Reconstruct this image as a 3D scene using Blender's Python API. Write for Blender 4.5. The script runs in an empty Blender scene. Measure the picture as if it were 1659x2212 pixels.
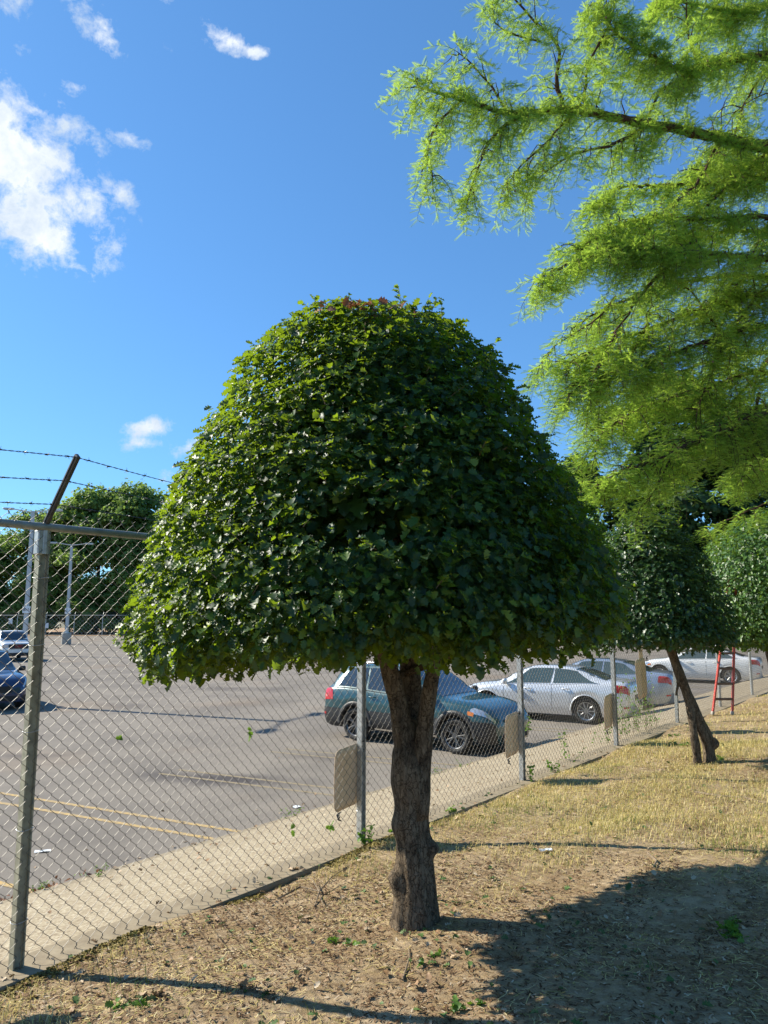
import bpy, math, random
import numpy as np
from mathutils import Vector, Matrix
rng = np.random.default_rng(7); random.seed(7)
SC = bpy.context.scene; COL = SC.collection
R = math.radians

# ------------------------------------------------------------------ camera maths
PITCH = R(7.9); CAMZ = 1.98
def at(px, py, Y):
    """world point at depth Y on the sight line of a (1659x2212) picture position"""
    a = (px-829.5)/1598.; b = (1106.-py)/1598.
    r = Vector((a, math.cos(PITCH)-b*math.sin(PITCH), math.sin(PITCH)+b*math.cos(PITCH)))
    return Vector((0, 0, CAMZ)) + r*(Y/r.y)
F0 = np.array([-2.056, 4.482]); D = np.array([.6164, .7874]); N = np.array([.7874, -.6164])
SP = 3.05; FH = 2.585; LOT = -.85
def fp(t, s, z):
    q = F0+t*D+s*N
    return Vector((q[0], q[1], z))
SUNAZ = (-.927, .375); SUNEL = R(34.5)

# ------------------------------------------------------------------ object helpers
def tag(o, label=None, cat=None, group=None, kind=None):
    if label: o['label'] = label
    if cat: o['category'] = cat
    if group: o['group'] = group
    if kind: o['kind'] = kind
    return o
def empty(name, loc=(0,0,0), rz=0, label=None, cat=None, group=None):
    o = bpy.data.objects.new(name, None); COL.objects.link(o)
    o.location = loc; o.rotation_euler = (0,0,rz); o.empty_display_size = .2
    return tag(o, label, cat, group)
def link(name, me, mat, parent=None, smooth=False):
    if mat is not None:
        for m in (mat if isinstance(mat, (list,tuple)) else [mat]): me.materials.append(m)
    if smooth: me.polygons.foreach_set('use_smooth', np.ones(len(me.polygons), dtype=bool))
    o = bpy.data.objects.new(name, me); COL.objects.link(o)
    if parent is not None: o.parent = parent
    return o
def copy_tree(o, parent=None):
    c = o.copy(); COL.objects.link(c); c.parent = parent
    for ch in list(o.children): copy_tree(ch, c)
    return c
def mesh_np(name, V, F, tint=None):
    """V (n,3); F (m,k) faces of equal size k"""
    me = bpy.data.meshes.new(name); V = np.asarray(V, dtype=np.float32); F = np.asarray(F, dtype=np.int32)
    me.vertices.add(len(V)); me.vertices.foreach_set('co', V.ravel())
    m, k = F.shape
    me.loops.add(m*k); me.loops.foreach_set('vertex_index', F.ravel())
    me.polygons.add(m); me.polygons.foreach_set('loop_start', np.arange(0, m*k, k, dtype=np.int32))
    try: me.polygons.foreach_set('loop_total', np.full(m, k, dtype=np.int32))
    except Exception: pass
    if tint is not None:
        a = me.attributes.new('tint', 'FLOAT', 'POINT'); a.data.foreach_set('value', np.asarray(tint, dtype=np.float32))
    me.update(calc_edges=True)
    return me
class MB:
    def __init__(s): s.v = []; s.f = []
    def add(s, vs, fs):
        n = len(s.v); s.v += [tuple(v) for v in vs]; s.f += [tuple(i+n for i in f) for f in fs]; return s
    def box(s, c, sz, M=None, bev=0):
        x, y, z = [q/2 for q in sz]
        if bev:
            b = bev; P = []
            for sx in (-1,1):
                for sy in (-1,1):
                    for sz_ in (-1,1):
                        P += [(sx*(x-b), sy*(y-b), sz_*z), (sx*(x-b), sy*y, sz_*(z-b)), (sx*x, sy*(y-b), sz_*(z-b))]
            import bmesh
            bm = bmesh.new()
            for p in P: bm.verts.new(p)
            r = bmesh.ops.convex_hull(bm, input=bm.verts); bm.verts.index_update()
            vs = [v.co.copy() for v in bm.verts]; fs = [[v.index for v in f.verts] for f in bm.faces]; bm.free()
        else:
            vs = [Vector((a,b,d)) for a in (-x,x) for b in (-y,y) for d in (-z,z)]
            fs = [(0,1,3,2),(4,6,7,5),(0,4,5,1),(2,3,7,6),(0,2,6,4),(1,5,7,3)]
        M = M or Matrix.Identity(3)
        vs = [M @ Vector(v) + Vector(c) for v in vs]
        return s.add(vs, fs)
    def tube(s, pts, rad, n=8, cap=True, disp=None):
        pts = [Vector(p) for p in pts]; m = len(pts)
        rad = [rad]*m if not hasattr(rad, '__len__') else rad
        vs = []; up = None
        for i, p in enumerate(pts):
            d = (pts[min(i+1,m-1)]-pts[max(i-1,0)]).normalized()
            if up is None:
                a = Vector((0,0,1)) if abs(d.z) < .9 else Vector((1,0,0)); up = (a-d*a.dot(d)).normalized()
            else: up = (up-d*up.dot(d)).normalized()
            b = d.cross(up)
            for k in range(n):
                an = 2*math.pi*k/n; dr = up*math.cos(an)+b*math.sin(an)
                r = rad[i]
                if disp: r = disp(p+dr*r, dr, r, i)
                vs.append(p+dr*r)
        fs = [(i*n+k, i*n+(k+1)%n, (i+1)*n+(k+1)%n, (i+1)*n+k) for i in range(m-1) for k in range(n)]
        if cap: fs += [tuple(reversed(range(n))), tuple((m-1)*n+k for k in range(n))]
        return s.add(vs, fs)
    def lathe(s, prof, n=24, M=None, c=(0,0,0)):
        """profile of (r, h) about the local y axis"""
        vs = []; M = M or Matrix.Identity(3)
        for r, h in prof:
            for k in range(n):
                a = 2*math.pi*k/n; vs.append(M @ Vector((r*math.cos(a), h, r*math.sin(a)))+Vector(c))
        fs = [(i*n+k, (i+1)*n+k, (i+1)*n+(k+1)%n, i*n+(k+1)%n) for i in range(len(prof)-1) for k in range(n)]
        return s.add(vs, fs)
    def me(s, name):
        me = bpy.data.meshes.new(name); me.from_pydata(s.v, [], s.f); me.update(); return me
    def build(s, name, mat, parent=None, smooth=False):
        return link(name, s.me(name), mat, parent, smooth)

# ------------------------------------------------------------------ materials
class NT:
    def __init__(s, name):
        s.m = bpy.data.materials.new(name); s.m.use_nodes = True; s.t = s.m.node_tree
        s.b = s.t.nodes['Principled BSDF']; s.out = s.t.nodes['Material Output']; s._co = None
    def n(s, ty, **kw):
        x = s.t.nodes.new(ty)
        for k, v in kw.items():
            if k in x.inputs: x.inputs[k].default_value = v
            else: setattr(x, k, v)
        return x
    def l(s, a, b): s.t.links.new(a, b)
    def co(s, world=True):
        if s._co is None:
            s._co = s.n('ShaderNodeNewGeometry').outputs['Position'] if world else s.n('ShaderNodeTexCoord').outputs['Object']
        return s._co
    def noise(s, scale, detail=4, rough=.6, vec=None, dist=0):
        x = s.n('ShaderNodeTexNoise'); x.inputs['Scale'].default_value = scale; x.inputs['Detail'].default_value = detail
        x.inputs['Roughness'].default_value = rough; x.inputs['Distortion'].default_value = dist
        s.l(vec if vec is not None else s.co(), x.inputs['Vector']); return x.outputs['Fac']
    def ramp(s, f, stops):
        r = s.n('ShaderNodeValToRGB'); e = r.color_ramp.elements
        while len(e) < len(stops): e.new(.5)
        for i, (p, c) in enumerate(stops):
            e[i].position = p; e[i].color = (*c, 1) if len(c) == 3 else c
        s.l(f, r.inputs['Fac']); return r.outputs['Color']
    def mix(s, f, a, b, mode='MIX'):
        x = s.n('ShaderNodeMix', data_type='RGBA', blend_type=mode)
        for v, i in ((f,0),(a,6),(b,7)):
            if isinstance(v, (int,float)): x.inputs[i].default_value = v
            elif isinstance(v, tuple): x.inputs[i].default_value = (*v, 1)
            else: s.l(v, x.inputs[i])
        return x.outputs[2]
    def math(s, op, a, b=0., clamp=False):
        x = s.n('ShaderNodeMath', operation=op); x.use_clamp = clamp
        for v, i in ((a,0),(b,1)):
            if isinstance(v, (int,float)): x.inputs[i].default_value = v
            else: s.l(v, x.inputs[i])
        return x.outputs[0]
    def bump(s, h, strength=.3, dist=.01):
        x = s.n('ShaderNodeBump'); x.inputs['Strength'].default_value = strength; x.inputs['Distance'].default_value = dist
        s.l(h, x.inputs['Height']); s.l(x.outputs['Normal'], s.b.inputs['Normal']); return x
    def base(s, c): s.l(c, s.b.inputs['Base Color'])
def simple(name, col, rough=.6, metal=0, coat=0, var=.0, scale=8, bump=0):
    t = NT(name); b = t.b
    b.inputs['Roughness'].default_value = rough; b.inputs['Metallic'].default_value = metal; b.inputs['Coat Weight'].default_value = coat
    b.inputs['Coat Roughness'].default_value = .05
    f = t.noise(scale, 5)
    lo = tuple(c*(1-var) for c in col); hi = tuple(min(1, c*(1+var)) for c in col)
    t.base(t.ramp(f, [(.3, lo), (.7, hi)]))
    if bump: t.bump(f, bump, .005)
    return t.m
def leafmat(name, stops, rough=.35, trans=.3, tcol=(.25,.5,.03), spec=.5):
    t = NT(name); a = t.n('ShaderNodeAttribute', attribute_name='tint')
    c = t.ramp(a.outputs['Fac'], stops); t.base(c)
    t.b.inputs['Roughness'].default_value = rough; t.b.inputs['Specular IOR Level'].default_value = spec
    tr = t.n('ShaderNodeBsdfTranslucent'); t.l(t.mix(.6, c, tcol), tr.inputs['Color'])
    mx = t.n('ShaderNodeMixShader'); mx.inputs[0].default_value = trans
    t.l(t.b.outputs[0], mx.inputs[1]); t.l(tr.outputs[0], mx.inputs[2]); t.l(mx.outputs[0], t.out.inputs['Surface'])
    return t.m
M = {}
M['galv'] = simple('galvanised_steel', (.46,.46,.44), .45, .5, var=.25, scale=30)
M['wire'] = simple('fence_wire', (.13,.12,.105), .5, .3, var=.3, scale=15)
M['post'] = simple('weathered_post_steel', (.33,.31,.22), .55, .25, var=.35, scale=14)
M['rail'] = simple('weathered_rail_steel', (.30,.30,.27), .5, .45, var=.3, scale=9)
M['barb'] = simple('dark_wire', (.10,.10,.10), .5, .7, var=.3)
M['blackplastic'] = simple('black_plastic', (.018,.018,.02), .55)
M['rubber'] = simple('tyre_rubber', (.022,.021,.02), .8, var=.3, scale=20)
M['white'] = simple('white_paint', (.78,.78,.76), .5, var=.04)
M['pole'] = simple('light_grey_pole', (.52,.52,.50), .5, var=.1)
M['concrete'] = simple('concrete', (.36,.33,.28), .9, var=.2, scale=6, bump=.3)
M['redlamp'] = simple('red_lamp_lens', (.5,.015,.02), .15, coat=.6)
M['clearlamp'] = simple('clear_lamp_lens', (.55,.58,.62), .12, .5, coat=1)
M['amber'] = simple('amber_lens', (.7,.2,.02), .2, coat=.5)
M['alloy'] = simple('alloy_rim', (.55,.56,.57), .28, .9)
M['darkalloy'] = simple('dark_alloy_rim', (.16,.16,.165), .3, .8)
M['chrome'] = simple('chrome', (.7,.7,.7), .12, 1)
M['glass'] = simple('car_glass', (.025,.035,.045), .04, 0, coat=1)
M['glassg'] = simple('car_glass_green', (.05,.08,.08), .04, 0, coat=1)
M['teal'] = simple('teal_metallic_paint', (.012,.062,.072), .3, .2, coat=1, var=.05)
M['silver'] = simple('silver_metallic_paint', (.76,.77,.78), .3, .35, coat=1, var=.03)
M['bluegrey'] = simple('blue_grey_metallic_paint', (.36,.42,.50), .28, .5, coat=1, var=.03)
M['carwhite'] = simple('white_car_paint', (.78,.77,.74), .3, .0, coat=1, var=.03)
M['navy'] = simple('dark_blue_paint', (.02,.04,.10), .22, .3, coat=1, var=.05)
M['redfib'] = simple('red_fibreglass', (.42,.06,.04), .45, var=.15, scale=10)
M['alu'] = simple('ladder_aluminium', (.13,.085,.065), .6, .1, var=.15)
M['tan_plate'] = simple('tan_sign_back', (.70,.50,.31), .6, var=.08, scale=12)
M['ink'] = simple('sign_ink', (.01,.015,.04), .6)
M['redink'] = simple('red_letter', (.45,.02,.02), .4)
M['yellow_sign'] = simple('yellow_sign', (.65,.42,.05), .5)
M['paper'] = simple('paper_white', (.7,.72,.72), .7, var=.05)

# asphalt
t = NT('asphalt'); f1 = t.noise(60, 6, .8); f2 = t.noise(.55, 4, .6); f3 = t.noise(260, 2, .7); f4 = t.noise(.16, 3, .5)
c = t.ramp(f3, [(.3,(.115,.108,.10)),(.55,(.20,.188,.174)),(.75,(.34,.32,.295))])
c = t.mix(t.ramp(f2, [(.35,(0,0,0)),(.62,(1,1,1))]), t.mix(1., c, (.92,.86,.80), 'MULTIPLY'), t.mix(1., c, (1.25,1.16,1.05), 'MULTIPLY'))
c = t.mix(t.ramp(f4, [(.56,(0,0,0)),(.7,(.75,.75,.75))]), c, t.mix(1., c, (1.12,.98,.85), 'MULTIPLY'))
# dark oil and tyre stains, each a real spot on the asphalt
pos = t.co()
for (sx, sy, rx, ry, st) in ((-2.9,13.4,1.5,.5,.8),(1.0,18.6,1.5,.5,.6),(-7.4,15.5,1.2,.4,.5),(-5.6,29,2.6,.9,.4),(-1.2,15.3,1.0,.4,.4),(-13,33,3,1.2,.3),(-8,24,1.8,.7,.3)):
    mp = t.n('ShaderNodeMapping', vector_type='TEXTURE'); mp.inputs['Location'].default_value = (sx, sy, LOT)
    mp.inputs['Rotation'].default_value = (0,0,R(-12)); mp.inputs['Scale'].default_value = (rx, ry, 50)
    t.l(pos, mp.inputs['Vector']); ln = t.n('ShaderNodeVectorMath', operation='LENGTH'); t.l(mp.outputs[0], ln.inputs[0])
    dd = t.math('ADD', ln.outputs['Value'], t.math('MULTIPLY', t.math('SUBTRACT', f2, .5), 1.6))
    k = t.math('MULTIPLY', t.math('SUBTRACT', 1.25, dd, True), st)
    c = t.mix(k, c, (.045,.04,.045))
t.base(c); t.b.inputs['Roughness'].default_value = .9; t.b.inputs['Specular IOR Level'].default_value = .12; t.bump(f1, .35, .006); M['asphalt'] = t.m

# exposed aggregate strip
t = NT('aggregate_strip'); v = t.n('ShaderNodeTexVoronoi'); v.inputs['Scale'].default_value = 55; t.l(t.co(), v.inputs['Vector'])
c = t.ramp(v.outputs['Color'], [(.1,(.18,.132,.078)),(.4,(.27,.21,.13)),(.65,(.33,.27,.175)),(.9,(.48,.42,.30))])
c = t.mix(t.ramp(t.noise(.9,5,.65), [(.35,(0,0,0)),(.65,(.55,.55,.55))]), c, t.mix(1., c, (.72,.68,.62), 'MULTIPLY'))
c = t.mix(t.ramp(t.noise(7,5,.7), [(.45,(0,0,0)),(.75,(.35,.35,.35))]), c, (.33,.26,.18))
t.base(c); t.b.inputs['Roughness'].default_value = .9; t.bump(v.outputs['Distance'], .4, .004); M['strip'] = t.m
# concrete footing, mossy
t = NT('footing_concrete'); f = t.noise(9,6,.7); c = t.ramp(f, [(.3,(.21,.16,.10)),(.6,(.30,.24,.155)),(.8,(.39,.32,.22))])
c = t.mix(t.ramp(t.noise(1.8,5,.7), [(.55,(0,0,0)),(.72,(.5,.5,.5))]), c, (.14,.12,.06)); t.base(c)
t.b.inputs['Roughness'].default_value = .92; t.bump(t.noise(40,5,.7), .4, .004); M['footing'] = t.m
# lawn soil
t = NT('dry_lawn_soil'); f = t.noise(.8,6,.65); g = t.noise(14,6,.75); h = t.noise(90,4,.8)
c = t.ramp(g, [(.28,(.12,.078,.045)),(.48,(.32,.23,.145)),(.66,(.54,.42,.28))])
c2 = t.ramp(h, [(.3,(.20,.14,.07)),(.5,(.40,.29,.15)),(.75,(.58,.45,.25))])
c = t.mix(t.ramp(t.noise(26,5,.8), [(.42,(0,0,0)),(.6,(.8,.8,.8))]), c, c2)
c = t.mix(t.ramp(f, [(.38,(0,0,0)),(.62,(.9,.9,.9))]), c, t.mix(1., c, (.70,.64,.56), 'MULTIPLY'))
c = t.mix(t.ramp(t.noise(3.2,5,.7), [(.48,(0,0,0)),(.66,(.7,.7,.7))]), c, (.52,.40,.26))
t.base(c); t.b.inputs['Roughness'].default_value = .97; t.b.inputs['Specular IOR Level'].default_value = .1; t.bump(t.mix(.5, g, h), .9, .025); M['soil'] = t.m
t = NT('far_ground'); t.base(t.ramp(t.noise(.3,6,.7), [(.3,(.06,.08,.025)),(.6,(.20,.15,.08))])); t.b.inputs['Roughness'].default_value=.95; M['farground'] = t.m
t = NT('moss'); t.base(t.ramp(t.noise(30,5,.7), [(.3,(.08,.06,.015)),(.6,(.22,.16,.03)),(.8,(.30,.24,.05))])); t.b.inputs['Roughness'].default_value=.95; M['moss'] = t.m
# worn yellow paint
t = NT('worn_yellow_paint'); f = t.noise(35,6,.8)
t.base(t.mix(t.ramp(f, [(.40,(1,1,1)),(.60,(0,0,0))]), (.19,.167,.142), (.58,.37,.10))); t.b.inputs['Roughness'].default_value=.85; M['yline'] = t.m
t = NT('faint_yellow_paint'); f = t.noise(22, 6, .85)
t.base(t.mix(t.ramp(f, [(.34,(1,1,1)),(.70,(.35,.35,.35))]), (.185,.168,.155), (.30,.235,.135))); t.b.inputs['Roughness'].default_value=.85; t.b.inputs['Specular IOR Level'].default_value=.12; M['yfaint'] = t.m
# bark
def bark(name, lo, mid, hi, sc=7, bs=.6):
    t = NT(name); mp = t.n('ShaderNodeMapping'); mp.inputs['Scale'].default_value = (1,1,.35); t.l(t.co(), mp.inputs['Vector'])
    g = t.noise(sc*5, 6, .7, mp.outputs[0]); f = t.noise(sc, 5, .6)
    c = t.ramp(g, [(.3,lo),(.5,mid),(.75,hi)])
    c = t.mix(t.ramp(f, [(.5,(0,0,0)),(.68,(.7,.7,.7))]), c, tuple(.5*(a+b) for a,b in zip(mid,hi)))
    c = t.mix(t.ramp(t.noise(sc*.6,4,.6), [(.55,(0,0,0)),(.7,(.5,.5,.5))]), c, lo)
    vo = t.n('ShaderNodeTexVoronoi', feature='DISTANCE_TO_EDGE'); vo.inputs['Scale'].default_value = sc*4; mp2 = t.n('ShaderNodeMapping'); mp2.inputs['Scale'].default_value = (1,1,.22); t.l(t.co(), mp2.inputs['Vector'])
    ad = t.n('ShaderNodeVectorMath', operation='ADD'); nz = t.n('ShaderNodeTexNoise'); nz.inputs['Scale'].default_value = sc*3; t.l(t.co(), nz.inputs['Vector']); sc_ = t.n('ShaderNodeVectorMath', operation='SCALE'); sc_.inputs['Scale'].default_value = .08; t.l(nz.outputs['Color'], sc_.inputs[0]); t.l(mp2.outputs[0], ad.inputs[0]); t.l(sc_.outputs[0], ad.inputs[1]); t.l(ad.outputs[0], vo.inputs['Vector'])
    ck = t.ramp(vo.outputs['Distance'], [(.0,(0,0,0)),(.07,(1,1,1))]); c = t.mix(ck, t.mix(1., c, (.38,.35,.32), 'MULTIPLY'), c)
    h2 = t.noise(sc*18, 5, .75); c = t.mix(1., c, t.ramp(h2, [(.3,(.72,.72,.72)),(.7,(1.25,1.22,1.18))]), 'MULTIPLY')
    t.base(c); t.b.inputs['Roughness'].default_value = .9; t.b.inputs['Specular IOR Level'].default_value = .2; t.bump(t.mix(.35,t.mix(.5,g,h2),ck), bs, .02); return t.m
M['bark'] = bark('holly_bark', (.055,.038,.024), (.135,.100,.066), (.30,.235,.16), 7, .9)
M['bark2'] = bark('cypress_bark', (.035,.02,.013), (.09,.052,.034), (.20,.12,.08), 10)
M['darkbark'] = bark('woodland_bark', (.02,.017,.012), (.06,.05,.04), (.10,.08,.06), 3)
M['twig'] = simple('dead_twig', (.22,.16,.10), .85, var=.35, scale=30)
G = lambda r,g,b: (r,g,b)
M['holly'] = leafmat('holly_leaf', [(0,G(.010,.034,.016)),(.45,G(.017,.054,.018)),(.8,G(.05,.12,.018)),(1,G(.18,.24,.028))], .46, .33, (.56,.78,.02), .35)
M['hollydark'] = leafmat('holly_leaf_dark', [(0,G(.016,.045,.016)),(.5,G(.022,.062,.020)),(1,G(.08,.15,.03))], .42, .24, (.25,.45,.04), .6)
M['holly2'] = leafmat('holly_leaf_small', [(0,G(.022,.06,.014)),(.5,G(.048,.115,.02)),(1,G(.14,.25,.035))], .45, .22, (.42,.65,.03), .5)
M['deadleaf'] = leafmat('dead_leaf', [(0,G(.16,.06,.03)),(1,G(.42,.22,.10))], .6, .2, (.4,.15,.05))
M['cyp'] = leafmat('cypress_needles', [(0,G(.06,.15,.035)),(.5,G(.17,.31,.05)),(1,G(.40,.54,.09))], .5, .48, (.66,.90,.09), .3)
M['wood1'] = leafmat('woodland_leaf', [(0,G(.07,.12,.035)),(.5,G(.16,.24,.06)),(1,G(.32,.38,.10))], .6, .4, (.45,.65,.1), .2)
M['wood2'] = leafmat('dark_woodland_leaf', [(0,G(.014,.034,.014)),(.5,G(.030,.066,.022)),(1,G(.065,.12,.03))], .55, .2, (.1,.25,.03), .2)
M['dry'] = leafmat('dry_grass', [(0,G(.17,.21,.04)),(.25,G(.42,.38,.11)),(.6,G(.72,.57,.23)),(1,G(.86,.74,.42))], .8, .25, (.5,.42,.12), .1)
M['greengrass'] = leafmat('green_grass', [(0,G(.05,.10,.02)),(1,G(.16,.22,.04))], .7, .3, (.3,.5,.05), .2)
M['litter'] = leafmat('leaf_litter', [(0,G(.05,.10,.03)),(.25,G(.10,.17,.045)),(.3,G(.22,.13,.06)),(.7,G(.36,.22,.12)),(1,G(.60,.48,.33))], .6, .1, (.3,.25,.1), .3)
M['mulch'] = leafmat('mulch', [(0,G(.05,.028,.015)),(.4,G(.16,.09,.045)),(.75,G(.34,.22,.13)),(1,G(.62,.52,.38))], .8, .08, (.3,.2,.1), .15)
M['weed'] = leafmat('weed_leaf', [(0,G(.04,.10,.015)),(1,G(.14,.26,.04))], .5, .3, (.35,.6,.04), .3)

# ------------------------------------------------------------------ scattered leaf geometry
def rotframe(nrm, tan):
    n = nrm/np.linalg.norm(nrm, axis=1, keepdims=True)
    t = tan-(tan*n).sum(1, keepdims=True)*n; t /= np.linalg.norm(t, axis=1, keepdims=True)+1e-9
    b = np.cross(n, t); return n, t, b
def instances(pos, nrm, tan, size, TV, TF, tint):
    """template verts TV (k,3) in (tangent, binormal, normal) axes"""
    n, t, b = rotframe(nrm, tan); k = len(TV); m = len(pos)
    V = pos[:,None,:] + size[:,None,None]*(TV[None,:,0,None]*t[:,None,:] + TV[None,:,1,None]*b[:,None,:] + TV[None,:,2,None]*n[:,None,:])
    F = TF[None,:,:] + (np.arange(m)*k)[:,None,None]
    return V.reshape(-1,3), F.reshape(-1, TF.shape[1]), np.repeat(tint, k)
# spiny holly leaf: midrib and a wavy, spined edge, folded and drooping
mid = [0., .34, .66, 1.]
edge = [(.14,.17),(.24,.34),(.38,.20),(.52,.38),(.66,.20),(.80,.27),(.90,.08)]
TVh = [(x, 0, -.10*x*x) for x in mid]
for sg in (1,-1):
    for i,(x,y) in enumerate(edge): TVh.append((x, sg*y*1.05, .10*y-.12*x*x+(.16 if i in (1,3,5) else .02)))
TVh = np.array(TVh)
TFh = []
for sg, o in ((1,4),(-1,11)):
    tr = [(0,o,1),(o,o+1,o+2),(o,o+2,1),(1,o+2,o+3),(1,o+3,2),(2,o+3,o+4),(2,o+4,o+5),(2,o+5,3),(3,o+5,o+6)]
    TFh += tr if sg == 1 else [(a,c,b) for a,b,c in tr]
TFh = np.array(TFh)
# plain small leaf (2 triangles folded per side)
TVs = np.array([(0,0,0),(.5,.32,.10),(1,0,-.12),(.5,-.32,.10),(.5,0,0)]); TFs = np.array([(0,4,1),(4,2,1),(0,3,4),(4,3,2)])
TVq = np.array([(-.5,-.2,0),(0,-.5,.08),(.5,-.15,0),(.45,.35,0),(-.1,.5,-.08),(-.5,.25,0)]); TFq = np.array([(0,1,2),(0,2,3),(0,3,4),(0,4,5)])

def lump(P, seed, f):
    r = np.random.default_rng(seed); o = np.zeros(len(P))
    for i in range(7):
        k = r.normal(size=3)*f*(1+.5*i); o += np.sin(P@k + r.uniform(0,6.28))/(1+.5*i)
    return o/3
def topiary(name, root, ctr, prof, n, size, seed, mat, tmpl='h', asym=0., inner=.25, lumpf=3.2, lumpa=.05, holes=()):
    """dome of leaves round a vertical axis; prof: (z, r) from the flat underside to the top"""
    r = np.random.default_rng(seed)
    pr = np.array(prof); z = pr[:,0]; rr = pr[:,1]
    seg = np.hypot(np.diff(z), np.diff(rr))*(rr[1:]+rr[:-1]); area = seg.sum(); bot = rr[0]**2
    nb = int(n*bot/(area+bot)*.85); ns = n-nb
    cs = np.concatenate([[0], np.cumsum(seg)/seg.sum()]); u = r.random(ns)
    zz = np.interp(u, cs, z); ra = np.interp(u, cs, rr); th = r.uniform(0, 2*np.pi, ns)
    dz = np.gradient(z); dr = np.gradient(rr); nr = np.interp(zz, z, dz); nz = -np.interp(zz, z, dr)
    ln = np.hypot(nr, nz); nr /= ln; nz /= ln
    q = 1-inner*r.random(ns)**1.7*np.minimum(1, .35/ (inner*np.maximum(ra,.3)))
    P = np.stack([ra*np.cos(th), ra*np.sin(th), zz], 1); out = np.stack([nr*np.cos(th), nr*np.sin(th), nz], 1)
    P += out*(lump(P, seed, lumpf)*lumpa+lump(P, seed+1, lumpf*4.5)*.04+.022*np.sin(P[:,2]*26+4*lump(P, seed+2, 2.)))[:,None]
    P -= out*((1-q)*np.maximum(ra,.45))[:,None]
    # underside
    rb = np.sqrt(r.random(nb))*rr[0]; tb = r.uniform(0, 2*np.pi, nb)
    Pb = np.stack([rb*np.cos(tb), rb*np.sin(tb), z[0]+r.uniform(-.03,.13,nb) + .05*np.sin(3*tb+1)+.035*np.sin(11*tb+4*rb)+.03*np.sin(23*tb)], 1)
    ob = np.tile([0,0,-.4], (nb,1))+np.stack([np.cos(tb),np.sin(tb),0*tb],1)*.5
    P = np.concatenate([P,Pb]); out = np.concatenate([out,ob]); m = len(P)
    # older leaves deeper inside keep the crown opaque
    ni = int(n*.22); ui = r.random(ni); zi = np.interp(ui, cs, z); ri = np.interp(ui, cs, rr)*r.uniform(.45,.80,ni); zi = z[0]+.1+(zi-z[0])*r.uniform(.72,.93,ni); ti_ = r.uniform(0,2*np.pi,ni)
    P = np.concatenate([P, np.stack([ri*np.cos(ti_),ri*np.sin(ti_),zi],1)]); out = np.concatenate([out, np.stack([np.cos(ti_),np.sin(ti_),0*ti_+.1],1)*3]); m = len(P)
    if holes:
        k = np.ones(len(P), bool)
        for (hx,hy,hz,hr,hp) in holes: dd_ = np.sqrt((P[:,0]+ctr[0]-hx)**2+(P[:,1]+ctr[1]-hy)**2+((P[:,2]-hz)*1.8)**2); k &= ~((dd_ < hr*(1+.3*lump(P*3,seed,3.))) & (r.random(len(P)) < hp))
        P = P[k]; out = out[k]; m = len(P); ni = min(ni, int(k[-ni:].sum()))
    # leaves sit in small whorls: shared direction per whorl
    nrm = out*.62+np.array([0,0,.62])+r.normal(size=(m,3))*.36
    tan = out*.5+r.normal(size=(m,3))*.6+np.array([0,0,-.85])
    sz = size*(.5+.85*r.random(m)**1.2); sz[-ni:] *= 1.9
    tint = np.clip(r.normal(.42,.2,m), 0, 1); young = r.random(m) < .07; tint[young] = r.uniform(.8,1,young.sum())
    P = P+np.array(ctr)
    if asym: P[:,2] += asym*(P[:,0]-ctr[0])*np.clip((z[0]+.6-P[:,2])*2,0,1)
    TV, TF = (TVh,TFh) if tmpl == 'h' else (TVs,TFs)
    V, F, T = instances(P, nrm, tan, sz, TV, TF, tint)
    return link(name, mesh_np(name, V, F, T), mat, root)

# ------------------------------------------------------------------ camera, sky, sun
cd = bpy.data.cameras.new('camera'); cam = bpy.data.objects.new('camera', cd); COL.objects.link(cam); SC.camera = cam
cam.location = (0,0,CAMZ); cam.rotation_euler = (R(90)+PITCH, 0, 0)
cd.sensor_fit = 'VERTICAL'; cd.sensor_height = 36; cd.lens = 36*1598/2212; cd.clip_start = .05; cd.clip_end = 3000
sun = bpy.data.objects.new('sun', bpy.data.lights.new('sun', 'SUN')); COL.objects.link(sun)
sd = Vector((SUNAZ[0]*math.cos(SUNEL), SUNAZ[1]*math.cos(SUNEL), math.sin(SUNEL))).normalized()
sun.rotation_euler = sd.to_track_quat('Z','Y').to_euler(); sun.location = sd*40+Vector((0,0,10))
sun.data.energy = 5.0; sun.data.angle = R(.5); sun.data.color = (1, .94, .80)
W = bpy.data.worlds.new('World'); SC.world = W; W.use_nodes = True; wt = W.node_tree
wn = wt.nodes; wl = wt.links; bg = wn['Background']
sky = wn.new('ShaderNodeTexSky'); sky.sky_type = 'NISHITA'; sky.sun_disc = False; sky.sun_elevation = SUNEL
sky.sun_rotation = math.atan2(SUNAZ[0], SUNAZ[1]); sky.altitude = 100; sky.air_density = 1.0; sky.dust_density = .3; sky.ozone_density = 1.8
def wmath(op, a, b=0., c=None, clamp=False):
    x = wn.new('ShaderNodeMath'); x.operation = op; x.use_clamp = clamp
    for v, i in ((a,0),(b,1),(c,2)):
        if v is None: continue
        if isinstance(v, (int,float)): x.inputs[i].default_value = v
        else: wl.new(v, x.inputs[i])
    return x.outputs[0]
tc = wn.new('ShaderNodeTexCoord'); DIR = tc.outputs['Generated']
def wnoise(sc, det, rough, dist=0, off=(0,0,0), scale=(1,1,1)):
    mp = wn.new('ShaderNodeMapping'); mp.inputs['Location'].default_value = off; mp.inputs['Scale'].default_value = scale; wl.new(DIR, mp.inputs['Vector'])
    x = wn.new('ShaderNodeTexNoise'); x.inputs['Scale'].default_value = sc; x.inputs['Detail'].default_value = det
    x.inputs['Roughness'].default_value = rough; x.inputs['Distortion'].default_value = dist; wl.new(mp.outputs[0], x.inputs['Vector']); return x.outputs['Fac']
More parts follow.
